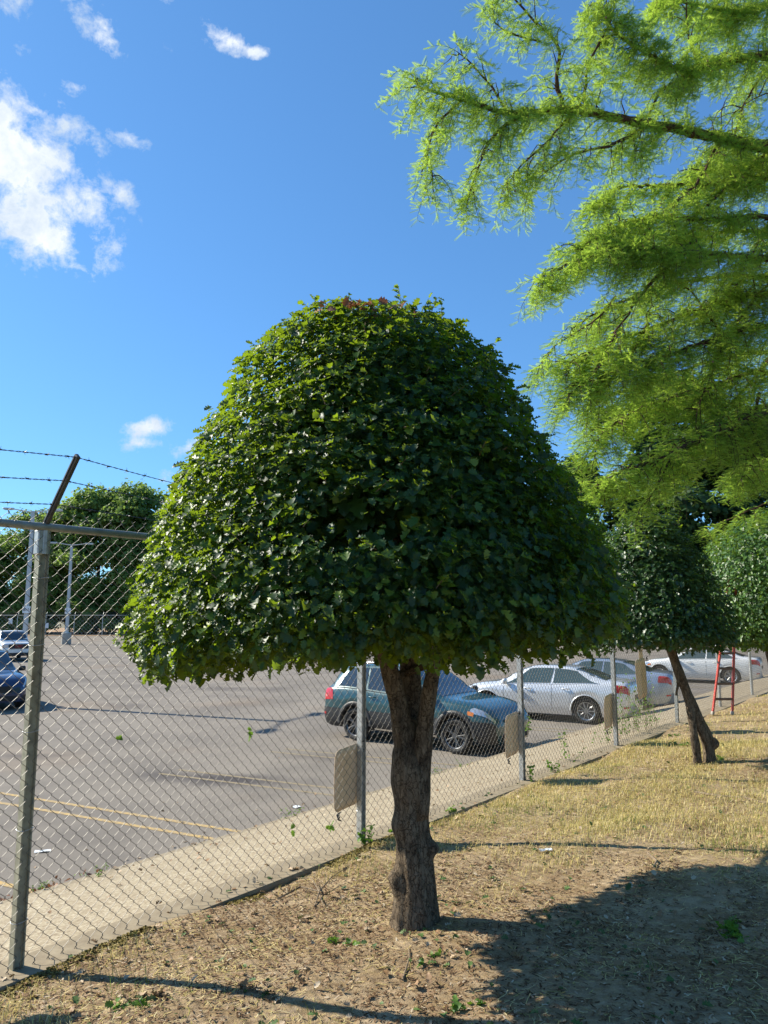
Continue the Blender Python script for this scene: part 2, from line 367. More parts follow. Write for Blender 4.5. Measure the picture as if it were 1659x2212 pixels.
nA = wnoise(9, 12, .60, .12); nB = wnoise(26, 12, .66, .15, (3,1,2)); nC = wnoise(4, 6, .6, 0, (9,4,1))
# cloud patches: each is a soft ellipse round a direction of the sky
def sdir(px, py):
    return (at(px, py, 10)-Vector((0,0,CAMZ))).normalized()
cl = None
for (px, py, a, b, ang, st) in ((-60,340,300,150,30,1.25),(60,500,160,65,28,1.05),(-50,470,180,110,10,1.1),(90,240,150,42,32,.8),(255,415,62,30,15,.7),(215,85,50,70,-15,.95),(178,12,40,50,0,.75),(482,82,80,28,20,.95),(550,112,34,16,0,.85),(368,84,22,30,0,.4),(162,188,40,20,10,.8),(278,300,50,24,20,.85),(325,925,64,30,-12,1.2),(305,958,50,28,0,1.0),(408,964,58,30,-10,1.1),(30,98,60,22,0,.5),(355,1035,40,26,0,.6),(110,178,26,26,0,.45),(345,0,40,18,0,.4),(-20,10,140,40,8,.45)):
    c0 = sdir(px, py); ex = (sdir(px+10*math.cos(R(ang)), py+10*math.sin(R(ang)))-c0).normalized(); ey = c0.cross(ex).normalized()
    sa, sb = a/1598*.93, b/1598*.93
    def dotn(v):
        x = wn.new('ShaderNodeVectorMath'); x.operation = 'DOT_PRODUCT'; wl.new(DIR, x.inputs[0]); x.inputs[1].default_value = v; return x.outputs['Value']
    u = wmath('MULTIPLY', dotn(ex), 1/sa); u = wmath('ADD', u, -c0.dot(ex)/sa); v = wmath('MULTIPLY', dotn(ey), 1/sb)
    d = wmath('SQRT', wmath('ADD', wmath('MULTIPLY', u, u), wmath('MULTIPLY', v, v)))
    fr = wmath('GREATER_THAN', dotn(c0), .3)
    k = wmath('MULTIPLY', wmath('MULTIPLY', wmath('SUBTRACT', 1.25, d, clamp=False), st), fr)
    k = wmath('MAXIMUM', k, 0.); cl = k if cl is None else wmath('MAXIMUM', cl, k)
ns = wmath('ADD', wmath('MULTIPLY', wmath('SUBTRACT', nA, .5), 2.6), wmath('MULTIPLY', wmath('SUBTRACT', nB, .5), 3.6))
dens = wmath('ADD', cl, wmath('MULTIPLY', ns, wmath('MINIMUM', wmath('MULTIPLY', cl, 3.), 1.)))
dens = wmath('MULTIPLY', wmath('SUBTRACT', dens, .44), 1.3, clamp=True)
dens = wmath('MULTIPLY', dens, dens if False else wmath('ADD', wmath('MULTIPLY', dens, .35), .65))
# sky colour: a slightly deeper blue
gm = wn.new('ShaderNodeGamma'); gm.inputs[1].default_value = .72; wl.new(sky.outputs[0], gm.inputs[0])
tintn = wn.new('ShaderNodeMix'); tintn.data_type = 'RGBA'; tintn.blend_type = 'MULTIPLY'; tintn.inputs[0].default_value = 1
wl.new(gm.outputs[0], tintn.inputs[6]); tintn.inputs[7].default_value = (.71, 1.35, 2.02, 1)
shade = wn.new('ShaderNodeValToRGB'); e = shade.color_ramp.elements
e[0].position = .34; e[0].color = (8.0,8.1,8.2,1); e[1].position = .58; e[1].color = (4.5,5.3,6.3,1)
wl.new(wmath('ADD', nC, wmath('MULTIPLY', wmath('SUBTRACT', nB, .5), .5)), shade.inputs[0])
cm = wn.new('ShaderNodeMix'); cm.data_type = 'RGBA'; wl.new(dens, cm.inputs[0]); wl.new(tintn.outputs[2], cm.inputs[6]); wl.new(shade.outputs[0], cm.inputs[7])
wl.new(cm.outputs[2], bg.inputs['Color']); bg.inputs['Strength'].default_value = .082
SC.view_settings.view_transform = 'Standard'; SC.view_settings.look = 'None'; SC.view_settings.exposure = .88; SC.view_settings.gamma = 1
SC.render.film_transparent = False
SC.cycles.max_bounces = 6; SC.cycles.diffuse_bounces = 3; SC.cycles.glossy_bounces = 3; SC.cycles.transmission_bounces = 2; SC.cycles.transparent_max_bounces = 8
SC.cycles.use_denoising = True

# ------------------------------------------------------------------ ground
def struct(o): o['kind'] = 'structure'; return o
def quad(name, pts, mat): return struct(MB().add(pts, [tuple(range(len(pts)))]).build(name, mat))
quad('ground', [(-900,-300,-1.05),(900,-300,-1.05),(900,1500,-1.05),(-900,1500,-1.05)], M['farground'])
c0 = fp(-40,-3.2,0); c1 = fp(170,-3.2,0)
quad('parking_lot', [fp(-40,-3.12,LOT), fp(96,-3.12,LOT), (95,100,LOT), (-160,103,LOT), (-160,-40,LOT)], M['asphalt'])
# dry verge between the lot and the woods
quad('dirt_verge', [(-170,102.4,LOT+.03),(110,99.6,LOT+.03),(110,150,LOT+.2),(-170,150,LOT+.2)], simple('dry_verge',(.33,.20,.10),.95,var=.4,scale=.8))
# aggregate strip falling to the lot, with kerb
T = list(np.arange(-12, 60.1, .61)); mb = MB(); P = []; S_ = (-.16, -1.0, -2.0, -2.93)
for tt in T:
    for s in S_: P.append(fp(tt, s, -.012-.245*(-.16-s)+.006*math.sin(tt*3+s*5)))
mb.add(P, [(i*4+j, i*4+j+1, (i+1)*4+j+1, (i+1)*4+j) for i in range(len(T)-1) for j in range(3)])
struct(mb.build('aggregate_slope', M['strip'], smooth=True))
mb = MB()
for i in range(40):      # kerb stones with open joints
    a, b = -12+i*1.83+.008, -12+(i+1)*1.83-.008; zt = -.70
    mb.add([fp(a,-2.93,zt-.004), fp(b,-2.93,zt-.004), fp(b,-3.06,zt-.01), fp(a,-3.06,zt-.01), fp(a,-3.10,zt-.05), fp(b,-3.10,zt-.05), fp(b,-3.14,LOT-.02), fp(a,-3.14,LOT-.02), fp(a,-2.93,LOT), fp(b,-2.93,LOT)],
           [(0,1,2,3),(3,2,5,4),(4,5,6,7),(0,3,4,7,8),(1,9,6,5,2)])
struct(mb.build('kerb', M['footing']))
mb = MB()
for i in range(24):
    a, b = -12+i*3.05+.004, -12+(i+1)*3.05-.004
    mb.add([fp(a,-.16,-.35), fp(b,-.16,-.35), fp(b,-.16,0), fp(a,-.16,0), fp(a,.12,0), fp(b,.12,0), fp(b,.135,-.02), fp(a,.135,-.02), fp(b,.14,-.35), fp(a,.14,-.35)],
           [(0,1,2,3),(3,2,5,4),(4,5,6,7),(7,6,8,9),(0,3,4,7,9),(1,8,6,5,2)])
struct(mb.build('fence_footing', M['footing']))
def lawnz(x, y):
    s = (x-F0[0])*N[0]+(y-F0[1])*N[1]; s2 = np.minimum(s, 6)
    z = .08*s2-.022*np.exp(-np.maximum(s-.12,0)/.35)
    return z+.012*np.sin(x*3.1+y*1.3)+.01*np.sin(y*4.7-x*2.2)+.015*np.sin(x*1.1+2*y)
def lawnmesh():
    V = []; tt = np.concatenate([np.arange(-9, 12, .05), np.arange(12, 60, .4)]); ss = np.concatenate([np.arange(.12, 5, .05), np.arange(5, 40, 1.)])
    A, B = np.meshgrid(tt, ss, indexing='ij'); X = F0[0]+A*D[0]+B*N[0]; Y = F0[1]+A*D[1]+B*N[1]
    r = np.random.default_rng(3); Z = lawnz(X, Y)+.006*np.sin(X*17+Y*9)*np.sin(Y*21-X*7)+.004*np.sin(X*41+3*np.sin(Y*13))*np.sin(Y*37+2*np.sin(X*19))
    V = np.stack([X,Y,Z],2).reshape(-1,3); nt, ns = len(tt), len(ss)
    I = np.arange(nt*ns).reshape(nt,ns); F = np.stack([I[:-1,:-1],I[:-1,1:],I[1:,1:],I[1:,:-1]],2).reshape(-1,4)
    return mesh_np('lawn', V, F[:, ::-1].copy())
struct(link('lawn', lawnmesh(), M['soil'], smooth=True))
# painted stall lines
def strip_line(a, b, w, name='stall_line', z=LOT+.004, mat='yline'):
    a = Vector((a[0],a[1],z)); b = Vector((b[0],b[1],z)); d = (b-a).normalized(); n = Vector((-d.y,d.x,0))*w/2
    o = quad(name, [a-n, b-n, b+n, a+n], M[mat]); return o
LD = Vector((-.894, .448, 0))       # direction of the stalls, away from the kerb
for k in range(-3, 12):
    base = fp(4.45+k*2.72, -3.2, LOT)
    for off in (-.21, .21):
        b = base+Vector((D[0],D[1],0))*off
        strip_line(b+LD*.06, b+LD*(5.5 if k < 1 else 4.2), .085, mat='yline' if k < 1 else 'yfaint')
# ------------------------------------------------------------------ grass, litter
def blades(name, n, region, mat, hmin, hmax, w, label, dens=None, lean=.8, tint=(.55,.25)):
    r = np.random.default_rng(len(name)*13+n); t = r.uniform(region[0], region[1], n*3); u = r.random(n*3); s = region[2]+(region[3]-region[2])*u
    x = F0[0]+t*D[0]+s*N[0]; y = F0[1]+t*D[1]+s*N[1]
    keep = (y > 1.2) & (np.abs(x) < .62*y+.5)
    if dens is not None: keep &= r.random(n*3) < dens(x, y, s)
    x, y = x[keep][:n], y[keep][:n]; m = len(x); z = lawnz(x, y)-.004
    P = np.stack([x,y,z],1); h = r.uniform(hmin,hmax,m); a = r.uniform(0,6.283,m); le = r.uniform(.15,1,m)*lean
    dr = np.stack([np.cos(a),np.sin(a),0*a],1); sd_ = np.stack([-np.sin(a),np.cos(a),0*a],1)*w/2
    up = np.array([0,0,1.]); p1 = P+dr*(h*le*.35)[:,None]+up*(h*.6)[:,None]; p2 = P+dr*(h*le)[:,None]+up*(h*(1.0-.45*le))[:,None]
    V = np.stack([P-sd_, P+sd_, p1+sd_*.8, p1-sd_*.8, p2],1).reshape(-1,3); o = np.arange(m)[:,None]*5
    F = np.concatenate([o+np.array([0,1,2]), o+np.array([0,2,3]), o+np.array([3,2,4])],0)
    T_ = np.repeat(np.clip(r.normal(tint[0],tint[1],m),0,1),5)
    ob = link(name, mesh_np(name, V, F, T_), mat); tag(ob, label, 'grass', kind='stuff'); return ob
def pat(x, y, f=1., ph=0.):
    return np.sin(x*1.3*f+ph)*np.sin(y*1.1*f+1.7*ph)+.6*np.sin(x*2.9*f-y*2.1*f+ph)+.5*np.sin(y*4.3*f+x*3.3*f+2*ph)+.35*np.sin(9*f*x+2)*np.sin(8*f*y)
def bare(x, y):      # soil shows round the trunks and in the shade of the crown
    b = np.exp(-(((x-1.0)/1.7)**2+((y-4.3)/1.35)**2))*1.3+np.exp(-(((x-4.6)/1.3)**2+((y-9.3)/.9)**2))+.5*np.exp(-(((x+.2)/1.2)**2+((y-5.4)/.8)**2))+.9*np.exp(-(((x-1.9)/1.4)**2+((y-3.2)/.6)**2))
    return b
def ddry(x, y, s):
    p = .36+.34*pat(x, y, 1.3, .4)-bare(x, y)*.8-.45*np.exp(-(((x+.3)/1.1)**2+((y-4.3)/.9)**2))+.35*np.clip((y-5.6)/3, 0, 1)+.5*np.exp(-(((x+.7)/1.2)**2+((y-2.9)/.45)**2))
    return np.clip(p, .0, 1)
blades('dry_grass', 120000, (-4, 10, .2, 7), M['dry'], .02, .075, .0036, 'short dry straw coloured grass over the lawn', ddry, 1.2)
blades('dry_grass', 9000, (-4,10,.2,7), M['dry'], .06, .12, .004, 'taller dry grass clumps', lambda x,y,s: np.clip(-.5+.8*pat(x,y,2.4,3.1)+.4*np.clip((y-5.5)/3,0,1)-bare(x,y)*.7+.8*np.exp(-(((x+.6)/1.2)**2+((y-2.85)/.35)**2)),0,1), .9)
blades('dry_grass', 30000, (8, 30, .2, 10), M['dry'], .03, .08, .007, 'short dry straw coloured grass over the lawn', lambda x,y,s: np.clip(.7+.3*pat(x,y,.6)-bare(x,y)*.6,0,1), 1.2)
def straw(name, n, mat, label, L0, L1, w, reg, dens=None, tint=(.6,.25)):
    r = np.random.default_rng(n); t = r.uniform(reg[0],reg[1],n*3); s = r.uniform(reg[2],reg[3],n*3); x = F0[0]+t*D[0]+s*N[0]; y = F0[1]+t*D[1]+s*N[1]
    k = (y>1.2)&(np.abs(x)<.62*y+.5)
    if dens is not None: k &= r.random(n*3) < dens(x,y,s)
    x,y = x[k][:n],y[k][:n]; m=len(x); P = np.stack([x,y,lawnz(x,y)+r.uniform(.001,.010,m)],1)
    a = r.uniform(0,6.283,m); d = np.stack([np.cos(a),np.sin(a),r.normal(0,.18,m)],1); q = np.stack([-np.sin(a),np.cos(a),0*a],1)
    L = r.uniform(L0,L1,m)[:,None]; w_ = w*r.uniform(.6,1.4,m)[:,None]; c = q*L*r.normal(0,.12,m)[:,None]
    V = np.stack([P-d*L/2-q*w_/2, P-d*L/2+q*w_/2, P+c+q*w_/2, P+c-q*w_/2, P+d*L/2+q*w_/2, P+d*L/2-q*w_/2],1).reshape(-1,3); o = np.arange(m)[:,None]*6
    F = np.concatenate([o+np.array([0,1,2,3]), o+np.array([3,2,4,5])],0)
    tag(link(name, mesh_np(name,V,F,np.repeat(np.clip(r.normal(tint[0],tint[1],m),0,1),6)), mat), label, 'straw', kind='stuff')
straw('thatch', 42000, M['dry'], 'loose dead straw lying flat on the bare soil', .02, .07, .003, (-4,10,.16,6), lambda x,y,s: np.clip(.45+.35*pat(x,y,2.1,1.)-.25*bare(x,y),.05,1))
straw('mulch_chips', 46000, M['mulch'], 'brown twig and leaf crumbs on the soil', .008, .035, .007, (-4,9,.16,6), lambda x,y,s: np.clip(.15+.45*pat(x,y,3.1,.7)+.6*bare(x,y)+.7*(s<1.6)*(y<6),0,1), (.42,.28))
def dgreen(x, y, s):
    return np.clip(-.55+.75*pat(x,y,1.6,2.2)+.6*np.exp(-(((x-2.2)/1.6)**2+((y-6.9)/1.6)**2))-bare(x,y)*.5+.7*np.exp(-(((x+1.1)/.9)**2+((y-2.9)/.4)**2))+.8*np.exp(-(((x+.1)/.35)**2+((y-3.25)/.25)**2))+.6*np.exp(-(((x-.35)/.25)**2+((y-3.6)/.25)**2)), 0, 1)
blades('green_grass', 26000, (-4, 12, .2, 6), M['greengrass'], .02, .08, .0034, 'thin green grass tufts among the dry grass', dgreen, .9, (.5,.3))
# fallen holly leaves
def litter():
    r = np.random.default_rng(21); n = 1700; x = r.uniform(-2.2,5,n*4); y = r.uniform(2.2,12,n*4); s = (x-F0[0])*N[0]+(y-F0[1])*N[1]
    cl_ = np.exp(-(np.hypot(x-.2,y-4.2)/1.6)**2)+.25+.5*np.exp(-(s/.35)**2)+.9*np.exp(-(np.hypot(x-.18,y-4.75)/.34)**2); k = (s>.0)&(np.abs(x)<.6*y)&(r.random(n*4)<cl_*.75); x,y,s=x[k][:n],y[k][:n],s[k][:n]; m=len(x)
    z = np.where(s<.14, .006, lawnz(x,y)+.012); P = np.stack([x,y,z],1)
    nr = np.array([0,0,1.])+r.normal(size=(m,3))*.35; ta = r.normal(size=(m,3)); ti = np.where(r.random(m)<.38, r.uniform(0,.25,m), r.uniform(.32,1,m))
    V,F,T_ = instances(P,nr,ta,r.uniform(.018,.058,m),TVh,TFh,ti); tag(link('fallen_leaves', mesh_np('fallen_leaves',V,F,T_), M['litter']), 'fallen spiny leaves scattered on soil and grass', 'leaf litter', kind='stuff')
    n = 700; t = r.uniform(-3,14,n); s = -2.2-np.abs(r.normal(0,1.6,n)); s[:250] = r.uniform(-2.9,-.2,250); s[250:430] = -3.2-np.abs(r.normal(0,.12,180)); t[250:430] = r.uniform(2.6,4.2,180)
    x = F0[0]+t*D[0]+s*N[0]; y = F0[1]+t*D[1]+s*N[1]; z = np.where(s<-3.14, LOT+.008, np.where(s<-2.93, -.69, -.012-.245*(-.16-s)+.014)); P = np.stack([x,y,z],1)
    V,F,T_ = instances(P,np.array([0,0,1.])+r.normal(size=(n,3))*.3,r.normal(size=(n,3)),r.uniform(.02,.06,n),TVh,TFh,r.uniform(.28,1,n))
    tag(link('blown_leaves', mesh_np('blown_leaves',V,F,T_), M['litter']), 'dry leaves blown over the kerb strip and asphalt', 'leaf litter', kind='stuff')
litter()

# ------------------------------------------------------------------ chain link fence
DW = .085          # diamond width
def fabric(t0, t1, z0, z1, detail, r_=.0020, dw=DW):
    """woven zigzag wires in the fence plane"""
    nst = int(round((z1-z0)/(dw/2))); nw = int((t1-t0)/(dw/2)); V = []; 
    i = np.arange(nw)[:,None,None]; n = np.arange(nst)[None,:,None]; q = np.linspace(0,1,detail+1)[None,None,:]
    par = (i+n)%2
    e = .5-.5*np.cos(np.pi*q) if detail > 1 else q; e = .12*e+.88*q
    over = .0038/(dw/2)
    tt = i+np.where(par==0, e, 1-e)*(1+2*over)-over
    z = z0+(n+q)*(dw/2)
    s = np.where(par==0, 1., -1.)*.0032*np.sin(np.pi*q)+0*i
    s = s + np.where(q*(1-q)<1e-6, 0, 0)
    tt = t0+tt*dw/2; z = z+0*tt; s = s+0*tt
    # join the steps of one wire
    A = lambda a: np.concatenate([a[:,:,:-1].reshape(nw,-1), a[:,-1:,-1]],1)
    tt, z, s = A(tt), A(z), A(s); k = tt.shape[1]
    sag = .006*np.sin(tt*2.1+z*1.3)
    X = F0[0]+tt*D[0]+(s+sag)*N[0]; Y = F0[1]+tt*D[1]+(s+sag)*N[1]
    Pc = np.stack([X,Y,z],2); ring = []
    Dv = np.array([D[0],D[1],0]); Nv = np.array([N[0],N[1],0]); Zv = np.array([0,0,1.])
    tg = np.gradient(Pc, axis=1); tg /= np.linalg.norm(tg,axis=2,keepdims=True)
    b1 = np.cross(tg, Nv); b1 /= np.linalg.norm(b1,axis=2,keepdims=True)
    for a in (90,210,330): ring.append(Pc+r_*(b1*math.cos(R(a))+Nv*math.sin(R(a))))
    V = np.stack(ring,2); idx = np.arange(nw*k*3).reshape(nw,k,3)
    F = np.stack([idx[:,:-1,:], np.roll(idx,-1,2)[:,:-1,:], np.roll(idx,-1,2)[:,1:,:], idx[:,1:,:]],3)
    V = [V.reshape(-1,3)]; F = [F.reshape(-1,4)]; off = nw*k*3
    # twisted ends top and bottom
    mb = MB()
    for j in range(0, nw):
        for zz, sg in ((z0,-1),(z1,1)):
            nstp = nst if sg > 0 else 0
            if (j+nstp)%2: continue
            t = t0+j*dw/2; mb2 = [(t,0,zz),(t+.003,.003,zz+sg*.011),(t-.003,-.003,zz+sg*.022)]
            p = [fp(*q_) for q_ in mb2]; mb.tube(p, .0034 if detail>1 else .003, 3, False)
            for d_ in (-1,1): mb.tube([p[-1], fp(t+d_*.012, .004*d_, zz+sg*.036)], .0019, 3, False)
    if mb.v:
        V.append(np.array(mb.v)); F.append(np.array(mb.f)+off)
    return mesh_np('mesh', np.concatenate(V), np.concatenate(F))
def hpost(mb, t, z0, z1, w=.064, d=.054):
    """H section post; web parallel to the fence"""
    for ds in (-1,1): mb.box(fp(t+ds*(w/2-.004), -.035, (z0+z1)/2), (.008, d, z1-z0), Matrix.Rotation(math.atan2(D[1],D[0]),3,'Z'))
    mb.box(fp(t, -.035, (z0+z1)/2), (w-.02, .010, z1-z0-.004), Matrix.Rotation(math.atan2(D[1],D[0]),3,'Z'))
fence = empty('chain_link_fence', fp(0,0,0), 0, 'tall galvanised chain link fence with barbed wire along the lawn', 'fence')
inv = Matrix.Translation(-fp(0,0,0))
def fpart(name, me_or_mb, mat, parent=None, smooth=False):
    me = me_or_mb.me(name) if isinstance(me_or_mb, MB) else me_or_mb
    me.transform(inv); return link(name, me, mat, fence if parent is None else parent, smooth)
fpart('wire_mesh', fabric(-6.1, 0, .03, FH-.02, 3), M['wire'])
fpart('wire_mesh', fabric(0, 6.12, .03, FH-.02, 3), M['wire'])
fpart('wire_mesh', fabric(6.12, 12.2, .03, FH-.02, 2, .0022), M['wire'])
mb = MB(); mb.tube([fp(t, -.012, FH-.075) for t in (-6.1,-3,0,3,6,9,12.2)], .024, 12); fpart('top_rail', mb, M['rail'], smooth=True)
rz = math.atan2(D[1],D[0]); RZ = Matrix.Rotation(rz,3,'Z')
for k in range(-1, 5):
    t = SP*k; mb = MB(); hpost(mb, t, 0, FH-.10)
    po = fpart('post', mb, M['post'] if k < 1 else M['galv'])
    mb = MB(); mb.tube([fp(t,-.035,FH-.24), fp(t,-.035,FH-.05)], .037, 12)
    mb.box(fp(t-.03,-.03,FH-.17), (.035,.058,.15), RZ, .006); fpart('cap', mb, M['galv'], po)
    # barbed wire arm leaning over the lawn
    a = fp(t,-.02,FH-.06); b = fp(t,.31,FH+.33); d = (b-a).normalized()
    ax = Vector((D[0],D[1],0)); n = d.cross(ax).normalized(); Mx = Matrix((ax, n, d)).transposed()
    mb = MB(); mb.box((a+b)/2, (.026,.038,(b-a).length), Mx, .005); mb.box((a+b)/2+n*.0, (.040,.010,(b-a).length-.02), Mx)
    fpart('arm', mb, M['barb'], po)
    for z in (.25,.75,1.3,1.8,2.2):
        mb = MB(); pts = [fp(t+.047*math.cos(q), -.035+.04*math.sin(q), z+.004*math.sin(q*2)) for q in np.linspace(0,6.28,13)]; mb.tube(pts, .0022, 4)
        fpart('tie_wire', mb, M['galv'], po)
for j, q in enumerate((.30, .62, .95)):
    mb = MB(); a = Vector((0,0,0)); pts = []
    tts = np.arange(-6.1, 12.2, .04)
    def wpos(t, ph=0): 
        fr = (t/SP)%1; sag = -.05*4*fr*(1-fr)*(1+.3*math.sin(int(t/SP)*2+j)); return fp(t, -.02+.33*q+.0028*math.cos(t*80+ph), FH-.06+.39*q+sag+.0028*math.sin(t*80+ph)+.01*math.sin(t*2.3+j))
    mb.tube([wpos(t) for t in tts], .0017, 4); mb.tube([wpos(t, 3.14) for t in tts], .0017, 4)
    for t in np.arange(-6+.05*j, 12.1, .13):
        p = wpos(t); 
        for _ in range(4):
            v = Vector((random.gauss(0,1),random.gauss(0,1),random.gauss(0,1))).normalized()*.020; mb.tube([p-v*.2, p+v], [.0019,.0008], 3, False)
        mb.tube([wpos(t-.008), wpos(t+.008)], .0045, 5)
    fpart('barbed_wire', mb, M['barb'])
# lower run of fence farther on
fence2 = empty('low_chain_link_fence', fp(12.2,0,0), 0, 'lower galvanised chain link fence behind the red ladder', 'fence'); inv = Matrix.Translation(-fp(12.2,0,0))
LH = 1.30
def f2part(name, me_or_mb, mat, smooth=False):
    me = me_or_mb.me(name) if isinstance(me_or_mb, MB) else me_or_mb
    me.transform(inv); return link(name, me, mat, fence2, smooth)
f2part('wire_mesh', fabric(12.24, 26, .03, LH-.02, 1, .0026), M['wire'])
f2part('wire_mesh', fabric(26, 45, .03, LH-.02, 1, .003), M['wire'])
mb = MB(); mb.tube([fp(t,-.01,LH-.02) for t in np.arange(12.24,46,3)], .022, 8); f2part('top_rail', mb, M['rail'], True)
for k in range(5, 15):
    mb = MB(); mb.tube([fp(SP*k,-.04,0), fp(SP*k,-.04,LH)], .032, 10); mb.tube([fp(SP*k,-.04,LH), fp(SP*k,-.04,LH+.03)], [.036,.012], 10); f2part('post', mb, M['galv'])

# tan notice plates hung on the lot side of the fence, seen from behind
def plate(t, w, z0, z1, label, s=-.075, skew=0., strap=False, tilt=0.):
    o = empty('sign_plate', fp(t, s, z0), 0, label, 'sign', 'blank backed signs hung on the chain link fence')
    mb = MB(); h = z1-z0; n = 10; c = .022; th = .003
    def pl(a, b, q): 
        cv = .012*math.sin(b*5+a*8)+tilt*(b/h); v = Vector((D[0],D[1],0))*a+Vector((N[0],N[1],0))*(q+cv)+Vector((0,0,b)); return v
    nx, nz = 6, 9; V = []; F = []
    for side in (0,1):
        for i in range(nx+1):
            for j in range(nz+1):
                a, b = i/nx, j/nz; aa = a; bb = b
                if i in (0,nx) and j in (0,nz): aa = .05 if i == 0 else .95; bb = .03 if j == 0 else .97
                V.append(pl((aa-1)*w+skew*bb, bb*h+(aa-.5)*.035, side*th))
    q = (nx+1)*(nz+1)
    for i in range(nx):
        for j in range(nz):
            a = i*(nz+1)+j; F += [(a,a+1,a+nz+2,a+nz+1), (q+a,q+a+nz+1,q+a+nz+2,q+a+1)]
    for j in range(nz): F += [(j,q+j,q+j+1,j+1), (nx*(nz+1)+j, nx*(nz+1)+j+1, q+nx*(nz+1)+j+1, q+nx*(nz+1)+j)]
    for i in range(nx): a = i*(nz+1); b = (i+1)*(nz+1); F += [(a,b,q+b,q+a), (a+nz,q+a+nz,q+b+nz,b+nz)]
    mb.add(V, F); mb.build('plate', M['tan_plate'], o, True)
    for (a, b) in ((-.012, h+.01),(-w+.02, -.02)):
        mb = MB(); mb.tube([pl(a,b,.02), pl(a+.006,b-.03,.03), pl(a+.012,b-.045,.02), pl(a+.03,b-.06,.045)], [.011,.013,.009,.004], 6)
        mb.tube([pl(a,b,.02), pl(a+.02,b+.02,.05)], .006, 5)
        mb.build('tie', M['blackplastic'], o)
    if strap:
        mb = MB(); mb.box(Vector((D[0],D[1],0))*(-w/2)+Vector((0,0,h+.17)), (w*.42,.004,.36), RZ); mb.build('hanger_strap', M['tan_plate'], o)
    return o
plate(-.40, .30, .50, .76, 'tan sign back cut by the left edge of the photo, at the first post')
plate(3.06, .32, .29, .82, 'tan rounded sign back tied beside the fence post left of the big tree trunk')
plate(6.08, .30, .30, .80, 'tan bent sign back tied to the fence in front of the teal car')
plate(9.13, .29, .27, .77, 'narrow tan sign back in front of the silver sedan tail')
plate(10.75, .44, .58, 1.24, 'large brown tan sign hanging by a strap left of the leaning tree trunk', strap=True, skew=-.06)

# ------------------------------------------------------------------ topiary trees
def kn(P, c, r, h):      # a knob on a trunk
    d2 = (P[0]-c[0])**2+(P[1]-c[1])**2+((P[2]-c[2]))**2
    return h*math.exp(-d2/(r*r))
def trunk1():
    mb = MB(); bx, by, bz = .185, 4.78, .12
    zs = np.linspace(-.10, 1.22, 64); pts = []; rad = []
    for z in zs:
        hh = z; pts.append(Vector((bx+.012*math.sin(hh*5)-.02*hh, by+.01*math.sin(hh*4+1), bz+z)))
        rad.append(.106+.045*math.exp(-max(hh,0)/.10)+.008*math.sin(hh*7.5)-.03*max(0,hh-.8)-.28*max(0,hh-1.0))
    knobs = [((bx+.125,by-.03,.575),.042,.070),((bx+.14,by-.05,.54),.03,.03),((bx-.12,by-.04,.70),.075,.045),((bx-.13,by-.03,.40),.055,.07),((bx-.14,by-.05,.33),.045,.04),((bx-.10,by-.09,.52),.09,.02),((bx+.02,by-.13,1.0),.09,.03),((bx+.04,by-.12,.88),.06,.02),((bx+.11,by-.01,1.05),.08,.025),((bx-.11,by,.95),.08,.015),((bx-.1,by-.10,.22),.10,.03),((bx+.12,by-.10,.2),.10,.025)]
    def disp(P, dr, r, i):
        a = math.atan2(dr.y, dr.x); z = P.z
        q = r*(1+.07*math.sin(3*a+z*1.2)+.035*math.sin(5*a+1+z*5)+.02*math.sin(11*a+z*9)+.012*math.sin(19*a+z*4)+.008*math.sin(31*a-z*30))
        for c, rr, h in knobs: q += kn(P, c, rr, h)
        return q
    mb.tube(pts, rad, 72, True, disp)
    # three stems rising into the crown
    def stem(a, b, c, d, r0, r1, ph):
        P = [Vector(a), Vector(b), Vector(c), Vector(d)]; pp = []
        for u in np.linspace(0,1,26):
            pp.append(P[0]*(1-u)**3+P[1]*3*u*(1-u)**2+P[2]*3*u*u*(1-u)+P[3]*u**3)
        mb.tube(pp, list(np.linspace(r0,r1,26)), 28, True, lambda Q,dr,r,i: r*(1+.08*math.sin(3*math.atan2(dr.y,dr.x)+Q.z*6+ph)+.05*math.sin(Q.z*21+ph)+.02*math.sin(9*math.atan2(dr.y,dr.x)+Q.z*13)))
    stem((.145,4.77,.85),(.130,4.75,1.25),(.098,4.72,1.6),(-.20,4.66,2.3),.076,.040,0)
    stem((.18,4.84,.75),(.17,4.88,1.4),(.19,4.92,1.8),(.10,4.9,3.1),.095,.035,1)
    stem((.215,4.75,.75),(.235,4.70,1.25),(.258,4.68,1.6),(.5,4.66,2.3),.062,.034,2)
    for q in range(14):      # limbs inside the crown
        a = q*2.4; z = 1.75+.12*q; L = 1.15*(1-.4*q/14)
        mb.tube([(.1,4.8,z-.15),(.1+.5*L*math.cos(a),4.8+.5*L*math.sin(a),z+.05),(.02+L*math.cos(a),4.8+L*math.sin(a),z+.15)],[.028,.018,.006],7)
    return mb
CC = (-.05, 4.78, 0)
tree1 = empty('topiary_holly_tree', (.185,4.78,.1), 0, 'largest dome trimmed holly tree standing in the foreground by the fence', 'tree', 'dome trimmed holly trees along the fence')
def reparent(o, root):
    o.data.transform(Matrix.Translation(-Vector(root.location))); o.parent = root; return o
reparent(trunk1().build('trunk', M['bark'], None, True), tree1)
prof1 = [(1.80,1.42),(1.86,1.50),(2.03,1.51),(2.35,1.42),(2.83,1.24),(3.07,1.09),(3.35,.95),(3.57,.81),(3.78,.60),(3.90,.42),(3.97,.24),(4.0,.02)]
